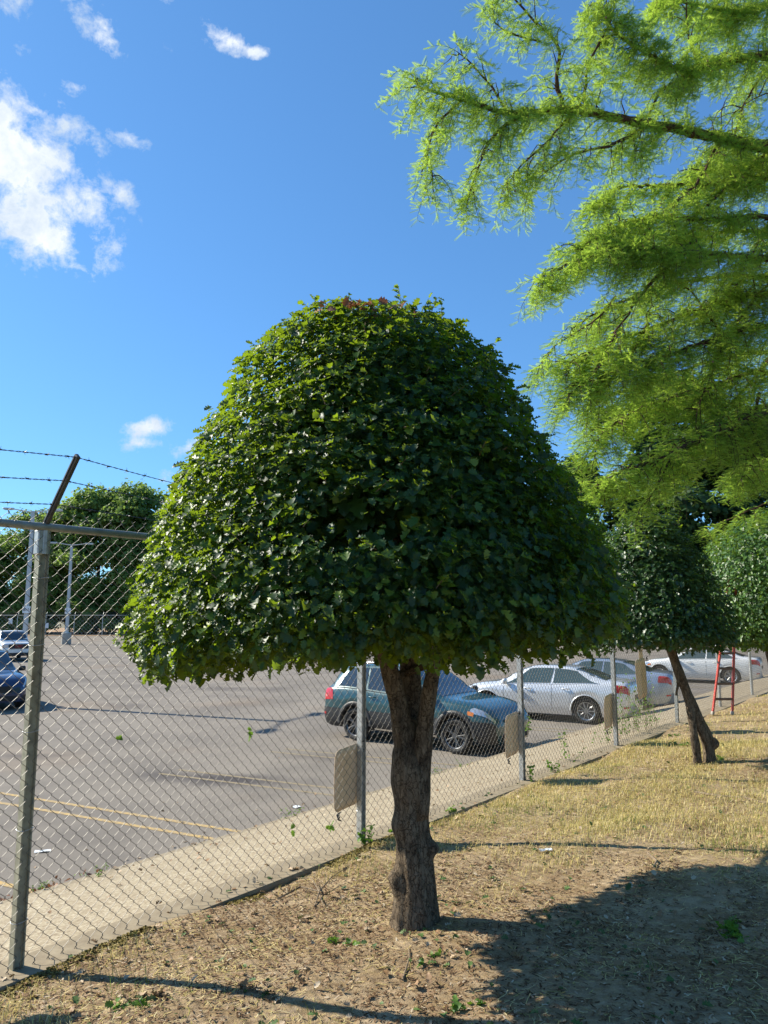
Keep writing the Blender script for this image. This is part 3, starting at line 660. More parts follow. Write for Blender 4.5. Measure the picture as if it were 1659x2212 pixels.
reparent(topiary('crown', None, CC, prof1, 52000, .055, 5, M['holly'], 'h', asym=.065, inner=.34, lumpf=2.6, lumpa=.085, holes=((-.12,3.62,2.42,.30,.93),(.55,3.7,2.75,.16,.8),(-.45,3.75,3.0,.15,.8),(.2,3.85,3.3,.14,.75),(.75,3.75,2.2,.16,.8),(-.8,3.7,2.2,.14,.75),(.5,4.1,3.55,.13,.7))), tree1)
# shoots that stick out of the trimmed surface
def shoots(root, ctr, prof, n, seed, size, Lr=(.04,.14)):
    r = np.random.default_rng(seed); pr = np.array(prof); mb = MB(); P=[];NR=[];TN=[];SZ=[];TI=[]
    for i in range(n):
        z = pr[0,0]+.05+(pr[-1,0]-pr[0,0]-.06)*r.random()**.8; ra = np.interp(z, pr[:,0], pr[:,1]); a = r.uniform(0,6.283)
        o = np.array([math.cos(a),math.sin(a),.35+.5*(z-pr[0,0])/(pr[-1,0]-pr[0,0])]); o /= np.linalg.norm(o)
        b = np.array([ctr[0]+ra*math.cos(a)*.95, ctr[1]+ra*math.sin(a)*.95, z]); d = o+r.normal(size=3)*.45
        if i < n//5: b[2] = pr[0,0]+.02; q_ = r.uniform(.6,.97); b[0] = ctr[0]+ra*math.cos(a)*q_; b[1] = ctr[1]+ra*math.sin(a)*q_; b[2] += .05*(b[0]-ctr[0]); d = np.array([math.cos(a)*.4,math.sin(a)*.4,-1.])+r.normal(size=3)*.2
        d /= np.linalg.norm(d); L = r.uniform(*Lr)
        p1 = b+d*L*.5+np.array([0,0,.02*L]); p2 = b+d*L; mb.tube([b,p1,p2],[.0028,.002,.001],4,False)
        ti = r.uniform(.45,1.0)
        for q in np.linspace(.3,1,6):
            P.append(b+d*L*q); NR.append(np.array([0,0,1])+r.normal(size=3)*.6+o*.3); TN.append(d*.8+r.normal(size=3)*.7); SZ.append(size*r.uniform(.55,.95)); TI.append(np.clip(ti+r.normal()*.08,0,1))
    reparent(mb.build('twigs', M['twig'], None), root)['kind'] = 'stuff'
    TV,TF = TVh,TFh
    V,F,T_ = instances(np.array(P),np.array(NR),np.array(TN),np.array(SZ),TV,TF,np.array(TI)); so = reparent(link('shoots', mesh_np('shoots',V,F,T_), M['holly']), root); so['kind'] = 'stuff'; return so
shoots(tree1, CC, prof1, 230, 9, .058)
# dead brown leaves near the top
r_ = np.random.default_rng(4); m_ = 26; P_ = np.stack([-.12+r_.normal(0,.13,m_), 4.78-.66+r_.normal(0,.04,m_), 3.76+r_.normal(0,.015,m_)],1)
V_,F_,T_ = instances(P_, np.array([0,-.6,.6])+r_.normal(size=(m_,3))*.5, r_.normal(size=(m_,3)), np.full(m_,.06), TVh, TFh, r_.random(m_)); reparent(link('dead_leaves', mesh_np('dead_leaves',V_,F_,T_), M['deadleaf']), tree1)['label'] = 'brown dead leaves near the top of the crown'

tree2 = empty('topiary_holly_tree', (4.07,9.8,.12), 0, 'smaller dark dome trimmed holly with a leaning double trunk', 'tree', 'dome trimmed holly trees along the fence')
mb = MB()
def wob(k): return lambda Q,dr,r,i: r*(1+.10*math.sin(3*math.atan2(dr.y,dr.x)+Q.z*5+k)+.07*math.sin(Q.z*17+k)+.03*math.sin(7*math.atan2(dr.y,dr.x)+Q.z*11))
def curve(mb, P, rad, n=14, k=0, m=22):
    P = [Vector(p) for p in P]; pp = []; rr = []
    for u in np.linspace(0, len(P)-1.0001, m):
        i = int(u); f = u-i; p0,p1,p2,p3 = P[max(i-1,0)],P[i],P[i+1],P[min(i+2,len(P)-1)]
        pp.append(.5*((2*p1)+(p2-p0)*f+(2*p0-5*p1+4*p2-p3)*f*f+(3*p1-p0-3*p2+p3)*f**3)); rr.append(rad[i]*(1-f)+rad[i+1]*f)
    mb.tube(pp, rr, n, True, wob(k))
curve(mb, [(4.16,9.8,.03),(4.16,9.79,.20),(4.13,9.8,.42),(4.0,9.8,.75),(3.88,9.8,1.1),(3.75,9.8,1.5),(3.66,9.8,1.85),(3.6,9.8,2.6)], [.092,.070,.076,.068,.060,.056,.05,.03], 20, 0, 34)
curve(mb, [(3.98,9.76,.03),(3.98,9.75,.2),(3.96,9.76,.5),(3.95,9.78,.75),(3.9,9.8,1.0)], [.082,.052,.048,.048,.04], 16, 2)
curve(mb, [(3.76,9.76,.95),(3.80,9.74,1.2),(3.76,9.74,1.5),(3.85,9.74,1.9)], [.012,.020,.018,.012], 8, 2)
curve(mb, [(3.72,9.8,1.55),(3.60,9.78,1.64),(3.5,9.78,1.8)], [.035,.028,.02], 8, 1)
curve(mb, [(4.19,9.78,.28),(4.23,9.76,.35),(4.20,9.76,.42)], [.03,.045,.02], 10, 1)
for q in range(8):
    a = q*2.4; mb.tube([(3.65,9.8,1.7+.1*q),(3.65+.7*math.cos(a),9.8+.7*math.sin(a),1.95+.1*q)],[.02,.006],6)
reparent(mb.build('trunk', M['bark'], None, True), tree2)
C2 = (3.50,9.8,0); prof2 = [(1.62,.94),(1.7,1.02),(1.9,1.0),(2.2,.90),(2.5,.78),(2.8,.64),(3.05,.48),(3.25,.3),(3.38,.02)]
reparent(topiary('crown', None, C2, prof2, 13500, .060, 15, M['hollydark'], 'h', inner=.3, lumpf=4, lumpa=.05), tree2)
shoots(tree2, C2, prof2, 60, 19, .055)
tree3 = empty('topiary_holly_tree', (8.35,15.6,.12), 0, 'rounded bright green holly crown at the right edge of the photo', 'tree', 'dome trimmed holly trees along the fence')
mb = MB(); curve(mb, [(8.2,15.5,.02),(8.15,15.5,.5),(8.0,15.5,1.0),(8.02,15.5,1.5),(8.2,15.5,2.6)], [.16,.11,.10,.10,.06], 16, 0)
curve(mb, [(8.0,15.5,1.2),(7.9,15.5,1.4),(7.7,15.45,1.7)], [.05,.04,.03], 10, 0)
reparent(mb.build('trunk', M['bark'], None, True), tree3)
C3 = (8.33,15.5,0); prof3 = [(1.38,1.22),(1.5,1.45),(1.8,1.68),(2.3,1.84),(2.8,1.80),(3.2,1.60),(3.6,1.28),(3.9,.88),(4.08,.4),(4.12,.02)]
reparent(topiary('crown', None, C3, prof3, 24000, .085, 25, M['holly2'], 's', inner=.25, lumpf=2.5, lumpa=.05), tree3)

# ------------------------------------------------------------------ bald cypress reaching in from the right
cyp = empty('bald_cypress', (11.4,10.6,.3), 0, 'tall feathery bright green cypress overhanging from the right', 'tree')
rc = np.random.default_rng(11); FR = []   # frond (pos, dir, len)
wood = MB()
TR = Vector((11.4,10.6,.2))
curve(wood, [TR+Vector((0,0,-.3)), TR+Vector((.05,0,3)), TR+Vector((.1,.1,7)), TR+Vector((0,0,12)), TR+Vector((.1,0,16))], [.42,.30,.24,.14,.04], 20, 0, 30)
reparent(wood.build('trunk', M['bark2'], None, True), cyp)
def spline(P, m):
    P = [Vector(p) for p in P]; out = []
    for u in np.linspace(0, len(P)-1.0001, m):
        i = int(u); f = u-i; p0,p1,p2,p3 = P[max(i-1,0)],P[i],P[i+1],P[min(i+2,len(P)-1)]
        out.append(.5*((2*p1)+(p2-p0)*f+(2*p0-5*p1+4*p2-p3)*f*f+(3*p1-p0-3*p2+p3)*f**3))
    return out
twg = MB()
def rv(s=1.): return Vector(rc.normal(size=3))*s
def twig(p, d, L, rr):
    """a drooping twig carrying fronds on both sides"""
    pts = [p]; d = d.normalized(); n = 5
    for i in range(n):
        d = (d+Vector((0,0,-.17))+rv(.07)).normalized(); pts.append(pts[-1]+d*L/n)
    twg.tube(pts, list(np.linspace(rr,.0012,n+1)), 3, False)
    m = max(4, int(L/.023)); side = 1
    for j in range(m):
        u = (j+.5)/m*n; i = min(int(u), n-1); q = pts[i].lerp(pts[i+1], u-i); dd = (pts[i+1]-pts[i]).normalized()
        sv = dd.cross(Vector((0,0,1))+rv(.4)); sv = sv.normalized()*side; side = -side
        FR.append((*q, *(dd*.62+sv*.42+Vector((0,0,-.75))+rv(.10)), rc.uniform(.06,.12)))
    FR.append((*pts[-1], *d, .08))
def branch(P, r0, r1, sub=.62, dens=1., lvl=0, bare=False, m=None, droop=.25):
    """P: control points; grows side branches with twigs"""
    L = sum((Vector(P[i+1])-Vector(P[i])).length for i in range(len(P)-1)); m = m or max(6, int(L/.12)); pp = spline(P, m)
    pp = [pp[0]]+[q+rv(.008) for q in pp[1:]]
    rad = np.linspace(r0, r1, m)
    limb = MB(); limb.tube(pp, list(rad), 9 if r0 > .02 else 5, True, (lambda Q,dr,r,i: r*(1+.12*math.sin(Q.x*23+Q.z*31)+.08*math.sin(dr.x*5+Q.y*40))) if r0 > .02 else None)
    if r0 > .03: reparent(limb.build('limb', M['bark2'], None, True), cyp)
    else: twg.add(limb.v, limb.f)
    if bare: return
    ns = max(3, int(L/(.085 if lvl == 0 else .062)*dens)); sd = 1
    for j in range(ns):
        u = (j+.5+rc.uniform(-.4,.4))/ns; k = min(int(u*(m-1)), m-2); q = pp[k].lerp(pp[k+1], u*(m-1)-k); d = (pp[k+1]-pp[k]).normalized()
        if q.x > .56*q.y+1.1: continue
        sd = -sd; sv = d.cross(Vector((0,0,1))); sv = sv.normalized() if sv.length > .1 else Vector((1,0,0))
        if lvl == 0:
            l = sub*rc.uniform(.55,1.2)*(1-.35*u); dd = (d*.6+sv*sd*rc.uniform(.2,.9)+Vector((0,0,rc.uniform(-1.,.65)))).normalized()
            e = q+dd*l; mp_ = q+dd*l*.5+Vector((0,0,.05*l)); e = e+Vector((0,0,-droop*l))
            branch([q, mp_, e], min(.009, r0*.5), .002, lvl=1, dens=1., m=6)
        else:
            twig(q, d*.55+sv*sd*.55+Vector((0,0,-.5))+rv(.16), rc.uniform(.12,.32), .0018)
    twig(pp[-1], pp[-1]-pp[-2], .2 if lvl else .3, .003)
A = at
def limb(pts, r0, r1, **k):
    branch([A(*p) for p in pts], r0, r1, **k)
# main limbs: picture positions give the direction, each has its own depth from the trunk outward
limb([(2500,250,10.4),(2050,345,9.6),(1780,330,9.1),(1620,312,8.7),(1540,295,8.5),(1400,268,8.1),(1230,238,7.7),(1110,246,7.4),(1000,215,7.2),(900,185,7.0)], .11, .008, sub=.42, dens=.85)
limb([(1215,236,7.7),(1203,170,7.6),(1207,100,7.5),(1150,45,7.4),(1090,-30,7.3)], .028, .006, sub=.42, dens=.95)
limb([(1290,250,7.85),(1262,205,7.8),(1275,130,7.8),(1320,40,7.8),(1330,-60,7.8)], .022, .006, sub=.4)
limb([(1130,246,7.4),(1060,300,7.2),(1030,370,7.1),(1010,425,7.0)], .022, .004, sub=.30, droop=.5)
limb([(1000,215,7.2),(945,265,7.0),(925,330,6.9),(935,395,6.9)], .015, .004, sub=.28, droop=.5)
limb([(1400,268,8.1),(1330,310,7.9),(1220,340,7.7),(1150,400,7.6)], .024, .004, sub=.38, droop=.5)
limb([(1230,250,7.7),(1180,310,7.5),(1120,360,7.4),(1090,400,7.3)], .016, .004, sub=.32, droop=.5)
limb([(1100,246,7.4),(1040,160,7.3),(990,110,7.2)], .018, .004, sub=.34)
limb([(1170,90,7.5),(1080,60,7.4),(1060,0,7.3)], .012, .004, sub=.3)
limb([(2500,40,10.4),(1900,80,9.5),(1659,118,8.9),(1560,134,8.6),(1470,150,8.3),(1400,115,8.1),(1330,70,7.9),(1290,10,7.8)], .085, .008, sub=.5, dens=1.05)
limb([(1510,142,8.4),(1490,70,8.3),(1480,-20,8.3)], .02, .006, sub=.42)
limb([(2500,-150,10.4),(1900,-60,9.6),(1659,10,9.0),(1560,20,8.8),(1420,-10,8.5)], .07, .008, sub=.5, dens=1.1)
limb([(2400,500,10.3),(1900,420,9.6),(1659,385,9.2),(1560,395,8.9),(1450,400,8.7),(1340,405,8.5),(1290,440,8.4)], .06, .006, sub=.36, dens=1.)
limb([(2400,560,10.3),(1900,500,9.4),(1659,470,8.8),(1540,475,8.5),(1400,470,8.1),(1310,500,7.9),(1250,540,7.8)], .05, .006, sub=.46, dens=1.1)
limb([(2400,640,10.3),(1900,590,9.2),(1659,560,8.4),(1500,545,8.0),(1400,535,7.7),(1290,550,7.5),(1160,600,7.2)], .05, .006, sub=.42, dens=1.1)
limb([(2400,700,10.3),(1900,660,9.6),(1659,635,9.0),(1560,650,8.8),(1430,700,8.4),(1310,745,8.1),(1220,790,7.9)], .05, .006, sub=.5, dens=1.15)
limb([(2400,800,10.3),(1900,730,9.5),(1659,705,8.8),(1560,728,8.5),(1430,770,8.1),(1330,800,7.8),(1230,850,7.6)], .055, .006, sub=.5, dens=1.15)
limb([(2400,900,10.3),(1900,850,9.5),(1659,805,9.2),(1550,830,8.9),(1450,860,8.6),(1350,900,8.3),(1280,960,8.1)], .05, .006, sub=.45, dens=1.1)
limb([(2400,900,10.3),(1900,880,9.4),(1659,895,8.7),(1580,925,8.4),(1510,952,8.2),(1430,990,8.0),(1350,1015,7.8),(1290,1050,7.7)], .06, .006, sub=.42, dens=1.15)
limb([(2400,1050,10.3),(1900,985,9.8),(1700,985,9.4),(1640,1005,9.2),(1590,1030,9.1)], .04, .006, sub=.30, dens=1.2)
limb([(1450,985,8.05),(1420,1050,7.9),(1385,1100,7.8)], .012, .003, sub=.2, droop=.6)
limb([(1659,1085,9.8),(1600,1110,9.6),(1520,1145,9.5)], .012, .003, sub=.10, droop=.2, dens=.7)
limb([(1330,640,8.0),(1290,690,7.9),(1200,745,7.8),(1170,790,7.7)], .014, .003, sub=.3, droop=.5)
limb([(2400,680,10.3),(1900,640,9.9),(1659,600,9.5),(1540,600,9.3),(1420,625,9.1),(1320,660,8.9),(1250,700,8.8)], .04, .006, sub=.5, dens=.7)
limb([(2400,600,10.3),(1900,540,9.9),(1659,500,9.6),(1520,505,9.4),(1400,500,9.2),(1330,520,9.1)], .04, .006, sub=.5, dens=.7)
limb([(2400,420,10.3),(1900,400,9.7),(1659,345,9.4),(1600,360,9.3),(1500,370,9.1)], .04, .006, sub=.4, dens=1.)
limb([(2400,780,10.3),(1900,760,9.9),(1659,760,9.5),(1540,780,9.3),(1400,830,9.1),(1300,860,8.9)], .04, .006, sub=.5, dens=.7)
limb([(1560,728,8.5),(1500,640,8.4),(1440,590,8.3)], .018, .004, sub=.35)
for P in ([(1700,290,9.0),(1600,380,8.8),(1500,470,8.5),(1430,570,8.3),(1400,680,8.1)], [(1720,560,9.2),(1620,660,8.9),(1550,780,8.6),(1500,900,8.4)], [(1560,300,8.6),(1500,400,8.3),(1420,470,8.0),(1350,580,7.8)], [(1700,720,9.4),(1600,850,9.1),(1500,930,8.8),(1420,1010,8.6)], [(1500,520,8.1),(1400,620,7.9),(1330,720,7.7),(1290,800,7.6)], [(1720,420,9.4),(1640,520,9.1),(1580,640,8.9)], [(1400,700,8.4),(1340,800,8.1),(1270,880,7.9)], [(1700,100,9.2),(1620,200,9.0),(1580,330,8.8)], [(1500,150,8.4),(1420,210,8.2),(1370,330,8.0)], [(1640,850,8.9),(1620,950,8.7),(1600,1040,8.5)]):
    limb(P, .022, .004, sub=.42, dens=.75, droop=.4)
# bare dead twigs in the gap
for P in ([(1700,200,8.9),(1640,205,8.8),(1590,240,8.7),(1550,252,8.6),(1525,255,8.6)], [(1600,232,8.7),(1570,225,8.7),(1545,250,8.7),(1535,290,8.7)], [(1640,205,8.8),(1660,165,8.9),(1670,130,9)], [(1590,240,8.7),(1570,270,8.7),(1560,290,8.7)], [(1560,290,8.6),(1560,230,8.6),(1585,190,8.5)]):
    limb(P, .009, .002, bare=True)
for P in ([(1468,1000,8),(1463,1050,8),(1466,1110,8),(1467,1135,8)], [(1467,1060,8),(1480,1085,8),(1486,1120,8)], [(1385,1090,8),(1382,1120,8),(1376,1150,8)]): limb(P, .003, .001, bare=True)
reparent(twg.build('twigs', M['bark2'], None), cyp)['kind'] = 'stuff'
FR = np.array(FR); nf = len(FR); print('fronds', nf)
# frond template: two ranks of flat needles
TV_=[];TF_=[]
for i in range(8):
    x = .06+.11*i; L = .20*(1-.45*(i/7)**2)
    for sg in (1,-1):
        k = len(TV_); xx = x+(.05 if sg > 0 else 0); TV_ += [(xx,0,0),(xx+.075,sg*.02,0),(xx+.17,sg*L,-.10)]; TF_.append((k,k+1,k+2) if sg > 0 else (k,k+2,k+1))
k = len(TV_); TV_ += [(0,-.008,0),(0,.008,0),(1.05,0,-.05)]; TF_.append((k,k+1,k+2))
dirs = FR[:,3:6]/np.linalg.norm(FR[:,3:6],axis=1,keepdims=True)
tin = np.clip(.5+.22*np.sin(FR[:,0]*2.3+FR[:,2]*1.9)+rc.normal(0,.10,nf)+.22*np.sin(FR[:,0]*31+FR[:,1]*27+FR[:,2]*19),0,1)
V_,F_,T_ = instances(FR[:,:3], np.array([0,0,1.])+rc.normal(size=(nf,3))*.30, dirs, FR[:,6]*1.15, np.array(TV_), np.array(TF_), tin)
reparent(link('foliage', mesh_np('foliage',V_,F_,T_), M['cyp']), cyp)
nq = 26000; zq = rc.uniform(2.8,15.5,nq); wq = 6.6*np.sin(np.clip((16.5-zq)/14,0,1)*1.45)**.8; aq = rc.uniform(0,6.283,nq); rq = wq*np.sqrt(rc.uniform(.05,1,nq)); rq *= (.75+.25*np.sin(aq*5+zq*2.2))  # unseen off-frame rest of the crown, added to block sky light on the lawn
Pq = np.stack([11.4+rq*np.cos(aq), 10.6+rq*np.sin(aq), zq-.10*rq],1); kq = (Pq[:,0] > .60*Pq[:,1]+1.6); Pq = Pq[kq]; nq = len(Pq)
V_,F_,T_ = instances(Pq, rc.normal(size=(nq,3))*.5+np.array([0,0,1.]), rc.normal(size=(nq,3))+np.array([0,0,-.8]), rc.uniform(.5,.9,nq), np.array(TV_), np.array(TF_), rc.uniform(.2,.8,nq))
reparent(link('crown', mesh_np('crown',V_,F_,T_), M['cyp']), cyp)
cone_me = None
for i in range(46):
    q = FR[rc.integers(0,nf)][:3]
    if cone_me is None:
        mb = MB(); mb.lathe([(.0005,.0),(.008,.003),(.0125,.011),(.011,.02),(.004,.026),(.0005,.027)], 8, Matrix.Rotation(R(90),3,'X')); mb.tube([(0,0,0),(0,.002,.02)],.001,3); cone_me = mb.me('cone'); cone_me.materials.append(M['twig'])
    o = bpy.data.objects.new('cone', cone_me); COL.objects.link(o); o.parent = cyp; o.location = Vector(q)-Vector(cyp.location)+Vector((0,0,-.03))

# ------------------------------------------------------------------ woods behind the lot
def woodmesh(name, h, w, seed, leaf, n, low=.05):
    r = np.random.default_rng(seed); nc = 26; C = []
    for i in range(nc):
        z = h*(low+(1-low)*r.random()**.85*.93); fr = z/h; ra = w*(.55+.45*math.sin(min(1,fr*1.25+.15)*math.pi*.95))*(.35+.65*r.random()); a = r.uniform(0,6.283)
        if fr > .86: ra *= .45
        C.append((ra*math.cos(a), ra*math.sin(a), z, w*r.uniform(.24,.42)))
    C.append((0,0,h*.5,w*.5)); C.append((0,0,h*.25,w*.5)); C.append((w*.3,0,h*.12,w*.4)); C.append((-w*.3,0,h*.12,w*.4)); C.append((0,0,h*.75,w*.4)); C = np.array(C)
    ci = r.choice(len(C), n, p=(C[:,3]**2)/(C[:,3]**2).sum()); d = r.normal(size=(n,3)); d /= np.linalg.norm(d,axis=1,keepdims=True); d[:,2] = np.where(d[:,2]<-.3, -d[:,2]*.6, d[:,2])
    rad = C[ci,3]*(1-.35*r.random(n)**2)*(1+.14*np.sin(d[:,0]*9+ci)+.12*np.sin(d[:,2]*11+ci*2)+.10*np.sin(d[:,1]*14+ci))
    P = C[ci,:3]+d*rad[:,None]*np.array([1,1,.82]); P[:,2] = np.maximum(P[:,2], .1)
    tint = np.clip(.42+.16*np.sin(ci*1.7)+r.normal(0,.16,n),0,1)
    V,F,T_ = instances(P, d+r.normal(size=(n,3))*.55+np.array([0,0,.35]), r.normal(size=(n,3)), leaf*r.uniform(.6,1.4,n), TVq, TFq, tint)
    return mesh_np(name, V, F, T_)
def trunkmesh(h, r0):
    mb = MB(); curve(mb, [(0,0,-.2),(.1,0,h*.3),(0,.1,h*.6),(.1,0,h*.85)], [r0,r0*.75,r0*.5,r0*.15], 8, 0, 10)
    for i in range(6):
        a = i*2.1; mb.tube([(0,0,h*(.2+.09*i)),(math.cos(a)*h*.13,math.sin(a)*h*.13,h*(.32+.09*i))],[r0*.35,r0*.1],5)
    return mb.me('trunk')
def woodset(kinds, mat):
    out = []
    for (h,w,seed,leaf,n) in kinds:
        e = (woodmesh('crown',h,w,seed,leaf,n), trunkmesh(h,h*.018)); e[0].materials.append(mat); e[1].materials.append(M['darkbark']); out.append(e)
    return out
def plant(name, kind, loc, rz, sc, label, cat, group):
    e = empty(name, loc, rz, label, cat, group); e.scale = (sc,sc,sc*1.0)
    for nm, me in (('crown',kind[0]),('trunk',kind[1])):
        o = bpy.data.objects.new(nm, me); COL.objects.link(o); o.parent = e
    return e
KL = woodset([(18,6.8,1,.30,34000),(16,6.2,2,.30,30000),(20,7.4,3,.31,36000),(12,5.4,4,.28,24000)], M['wood1'])
ORD = ['first','second','third','fourth','fifth','sixth','seventh','eighth','ninth','tenth','eleventh','twelfth','thirteenth','fourteenth']
back = [(-68,116,.85,0),(-61,115,.85,0),(-55,116,.95,2),(-49.5,117,1.05,2),(-44,114,1.12,2),(-38.5,117,1.16,2),(-33,115,1.12,0),(-26,118,1.18,2),(-18,115,1.1,1),(-9,117,1.12,0),(1,116,1.1,2),(11,117,1.1,0),(20,116,1.1,1),(30,118,1.1,0)]
for i,(x,y,s,k) in enumerate(back):
    plant('woodland_tree', KL[k], (x,y,LOT-.3), i*1.3, s, 'tall leafy tree in the wooded slope behind the far fence, %s from the left' % ORD[i], 'tree', 'tall trees of the woods beyond the far fence')
front = [(-60,110,.62,3),(-52,110.5,.75,3),(-44,109.5,.7,3),(-37,110.5,.85,3),(-30,109.5,.72,3),(-23,110.5,.8,3),(-15,110,.75,3),(-7,110,.8,3),(2,109.5,.8,3),(11,109.5,.85,3),(20,109,.8,3)]
for i,(x,y,s,k) in enumerate(front):
    plant('woodland_tree', KL[k], (x,y,LOT-.3), i*2.1+.5, s, 'lower bushy tree close behind the far fence, %s from the left' % ORD[i], 'tree', 'low trees at the edge of the woods')
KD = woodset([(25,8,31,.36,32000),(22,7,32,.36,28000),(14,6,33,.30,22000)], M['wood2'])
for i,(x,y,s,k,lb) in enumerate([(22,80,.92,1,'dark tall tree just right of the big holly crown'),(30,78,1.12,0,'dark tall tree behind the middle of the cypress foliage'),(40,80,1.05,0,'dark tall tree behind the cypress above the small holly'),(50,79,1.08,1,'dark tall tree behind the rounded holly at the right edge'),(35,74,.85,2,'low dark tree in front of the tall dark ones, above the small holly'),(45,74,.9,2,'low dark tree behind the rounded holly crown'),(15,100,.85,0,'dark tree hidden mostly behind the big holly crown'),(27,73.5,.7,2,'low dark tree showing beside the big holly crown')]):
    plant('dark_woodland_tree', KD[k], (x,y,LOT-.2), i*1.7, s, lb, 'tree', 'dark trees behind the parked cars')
quad('grass_verge', [(8,72,LOT+.02),(90,68,LOT+.02),(90,99.9,LOT+.02),(8,100.6,LOT+.02)], M['farground'])

# ------------------------------------------------------------------ far fence, poles, signs
def textmesh(s, size, depth=.004):
    cu = bpy.data.curves.new('t', 'FONT'); cu.body = s; cu.size = size; cu.align_x = 'CENTER'; cu.align_y = 'CENTER'; cu.extrude = depth; cu.offset = size*.012
    o = bpy.data.objects.new('t', cu); COL.objects.link(o); bpy.context.view_layer.update()
    me = bpy.data.meshes.new_from_object(o.evaluated_get(bpy.context.evaluated_depsgraph_get())); bpy.data.objects.remove(o); return me
farf = empty('far_chain_link_fence', (-50,102.6,LOT), 0, 'long chain link fence across the back of the parking lot', 'fence')
def farmesh():
    V=[];F=[]; w=.010; n=0; a=0
    xs = np.arange(-62, 22, .55)
    for x in xs:
        for sg in (1,-1):
            x2 = x+sg*2.7; V += [(x-w,0,.05),(x+w,0,.05),(x2+w,0.004*sg,2.7),(x2-w,0.004*sg,2.7)]; F.append((n,n+1,n+2,n+3)); n += 4
    return mesh_np('wire_mesh', np.array(V)+np.array([50,0,0]), np.array(F))
link('wire_mesh', farmesh(), M['galv'], farf)
mb = MB(); mb.tube([(-14,0,2.75),(72,0,2.75)], .035, 6); mb.build('top_rail', M['galv'], farf)
for j in range(3):
    mb = MB(); mb.tube([(-14,.1+.1*j,2.9+.12*j),(72,.1+.1*j,2.9+.12*j)], .008, 3); mb.build('barbed_wire', M['barb'], farf)
pm = None
for i in range(22):
    if pm is None: mb = MB(); mb.tube([(0,0,0),(0,0,2.78)], .055, 8); mb.tube([(0,0,2.7),(0,.32,3.2)], .025, 6); pm = mb.me('post'); pm.materials.append(M['galv'])
    o = bpy.data.objects.new('post', pm); COL.objects.link(o); o.parent = farf; o.location = (-12+3.9*i,0,0)
for (x, z, w, h, m, lb) in ((-51.2,1.95,.55,.75,'paper','white notice board on the far fence, leftmost'),(-48.7,1.3,.55,.70,'tan_plate','cream notice board on the far fence left of the near post'),(-46.2,1.35,.5,.7,'paper','pale notice board on the far fence beside the grey light pole'),(-35.0,1.7,.75,1.0,'yellow_sign','yellow sign on the far fence right of the light poles')):
    mb = MB(); mb.box((0,0,0), (w,.03,h), None, .01)
    o = mb.build('notice_board', M[m]); o.location = (x,102.5,LOT+z); tag(o, lb, 'sign')
    if m == 'yellow_sign':
        for q in range(4): mb = MB(); mb.box((0,-.02,.3-.19*q), (.5-.1*(q%2),.008,.06)); mb.build('print', M['ink'], o)
def lightpole(x, y, H, w, base_r, base_h, txt, label, arm_dir, fac, sz=.62, zs=None):
    o = empty('light_pole', (x,y,LOT), 0, label, 'lamp post', 'tall light poles in the parking lot')
    mb = MB(); mb.lathe([(.001,base_h),(base_r*.93,base_h),(base_r,base_h-.06),(base_r,0)], 24, Matrix.Rotation(R(90),3,'X')); mb.build('base', M['concrete'], o, False)
    mb = MB(); b0 = base_h; n = 2
    for (za, zb, wa, wb) in ((b0, H, w, w*.72),):
        V = [(sx*wa/2,sy*wa/2,za) for sx,sy in ((-1,-1),(1,-1),(1,1),(-1,1))]+[(sx*wb/2,sy*wb/2,zb) for sx,sy in ((-1,-1),(1,-1),(1,1),(-1,1))]
        mb.add(V, [(0,1,5,4),(1,2,6,5),(2,3,7,6),(3,0,4,7),(4,5,6,7)])
    mb.box((0,0,b0+.03), (w*1.9,w*1.9,.06), None, .01); mb.build('pole', M['pole'], o)
    for sg in (-1,1):
        d = Vector((arm_dir[0],arm_dir[1],0)).normalized()*sg
        mb = MB(); mb.tube([Vector((0,0,H-.08)), d*.5+Vector((0,0,H-.02)), d*1.25+Vector((0,0,H+.10))], [.045,.04,.035], 8)
        a = mb.build('lamp_arm', M['pole'], o)
        mb = MB(); Mx = Matrix((d, Vector((-d.y,d.x,0)), Vector((0,0,1)))).transposed(); mb.box(d*1.62+Vector((0,0,H+.12)), (.75,.32,.13), Mx, .04); lm = mb.build('lamp_head', M['pole'], a)
        mb = MB(); mb.box(d*1.65+Vector((0,0,H+.045)), (.5,.24,.03), Mx, .01); mb.build('lens', M['clearlamp'], a)
    if txt:
        a0 = math.atan2(fac[1], fac[0])
        bx_ = MB()
        for q in range(4):
            an = a0+q*math.pi/2; nrm = Vector((math.cos(an),math.sin(an),0)); Mx = Matrix((Vector((-nrm.y,nrm.x,0)), nrm, Vector((0,0,1)))).transposed()
            bx_.box(nrm*sz*.5+Vector((0,0,zs)), (sz-.03,.02,sz*1.05), Mx, .004)
        s = bx_.build('sign_panel', M['white'], o)
        for q in (0,1,3):
            an = a0+q*math.pi/2; nrm = Vector((math.cos(an),math.sin(an),0)); tx = Vector((-nrm.y,nrm.x,0)); me = textmesh(txt, sz*.62)
            me.transform(Matrix((( tx.x,0,nrm.x,0),(tx.y,0,nrm.y,0),(0,1,0,0),(0,0,0,1)))); me.transform(Matrix.Translation(nrm*(sz*.5+.016)+Vector((0,0,zs))))
            link('letters', me, M['ink'], s)
    return o
pb = at(52,1400,53); pc = at(143,1385,72)
lightpole(pb.x, 53, at(70,1104,53).z-LOT, .26, .30, .25, 'B-1', 'nearer grey light pole with a B-1 sign, just left of the near fence post', (1,.25), (.35,-1), .46, at(59,1317,53).z-LOT)
lightpole(pc.x, 72, at(150,1176,72).z-LOT, .26, .45, 1.08, 'C-1', 'farther light pole on a round concrete base with a C-1 sign', (1,.35), (.45,-1), .50, at(150,1320,72).z-LOT)
sh = 10.4
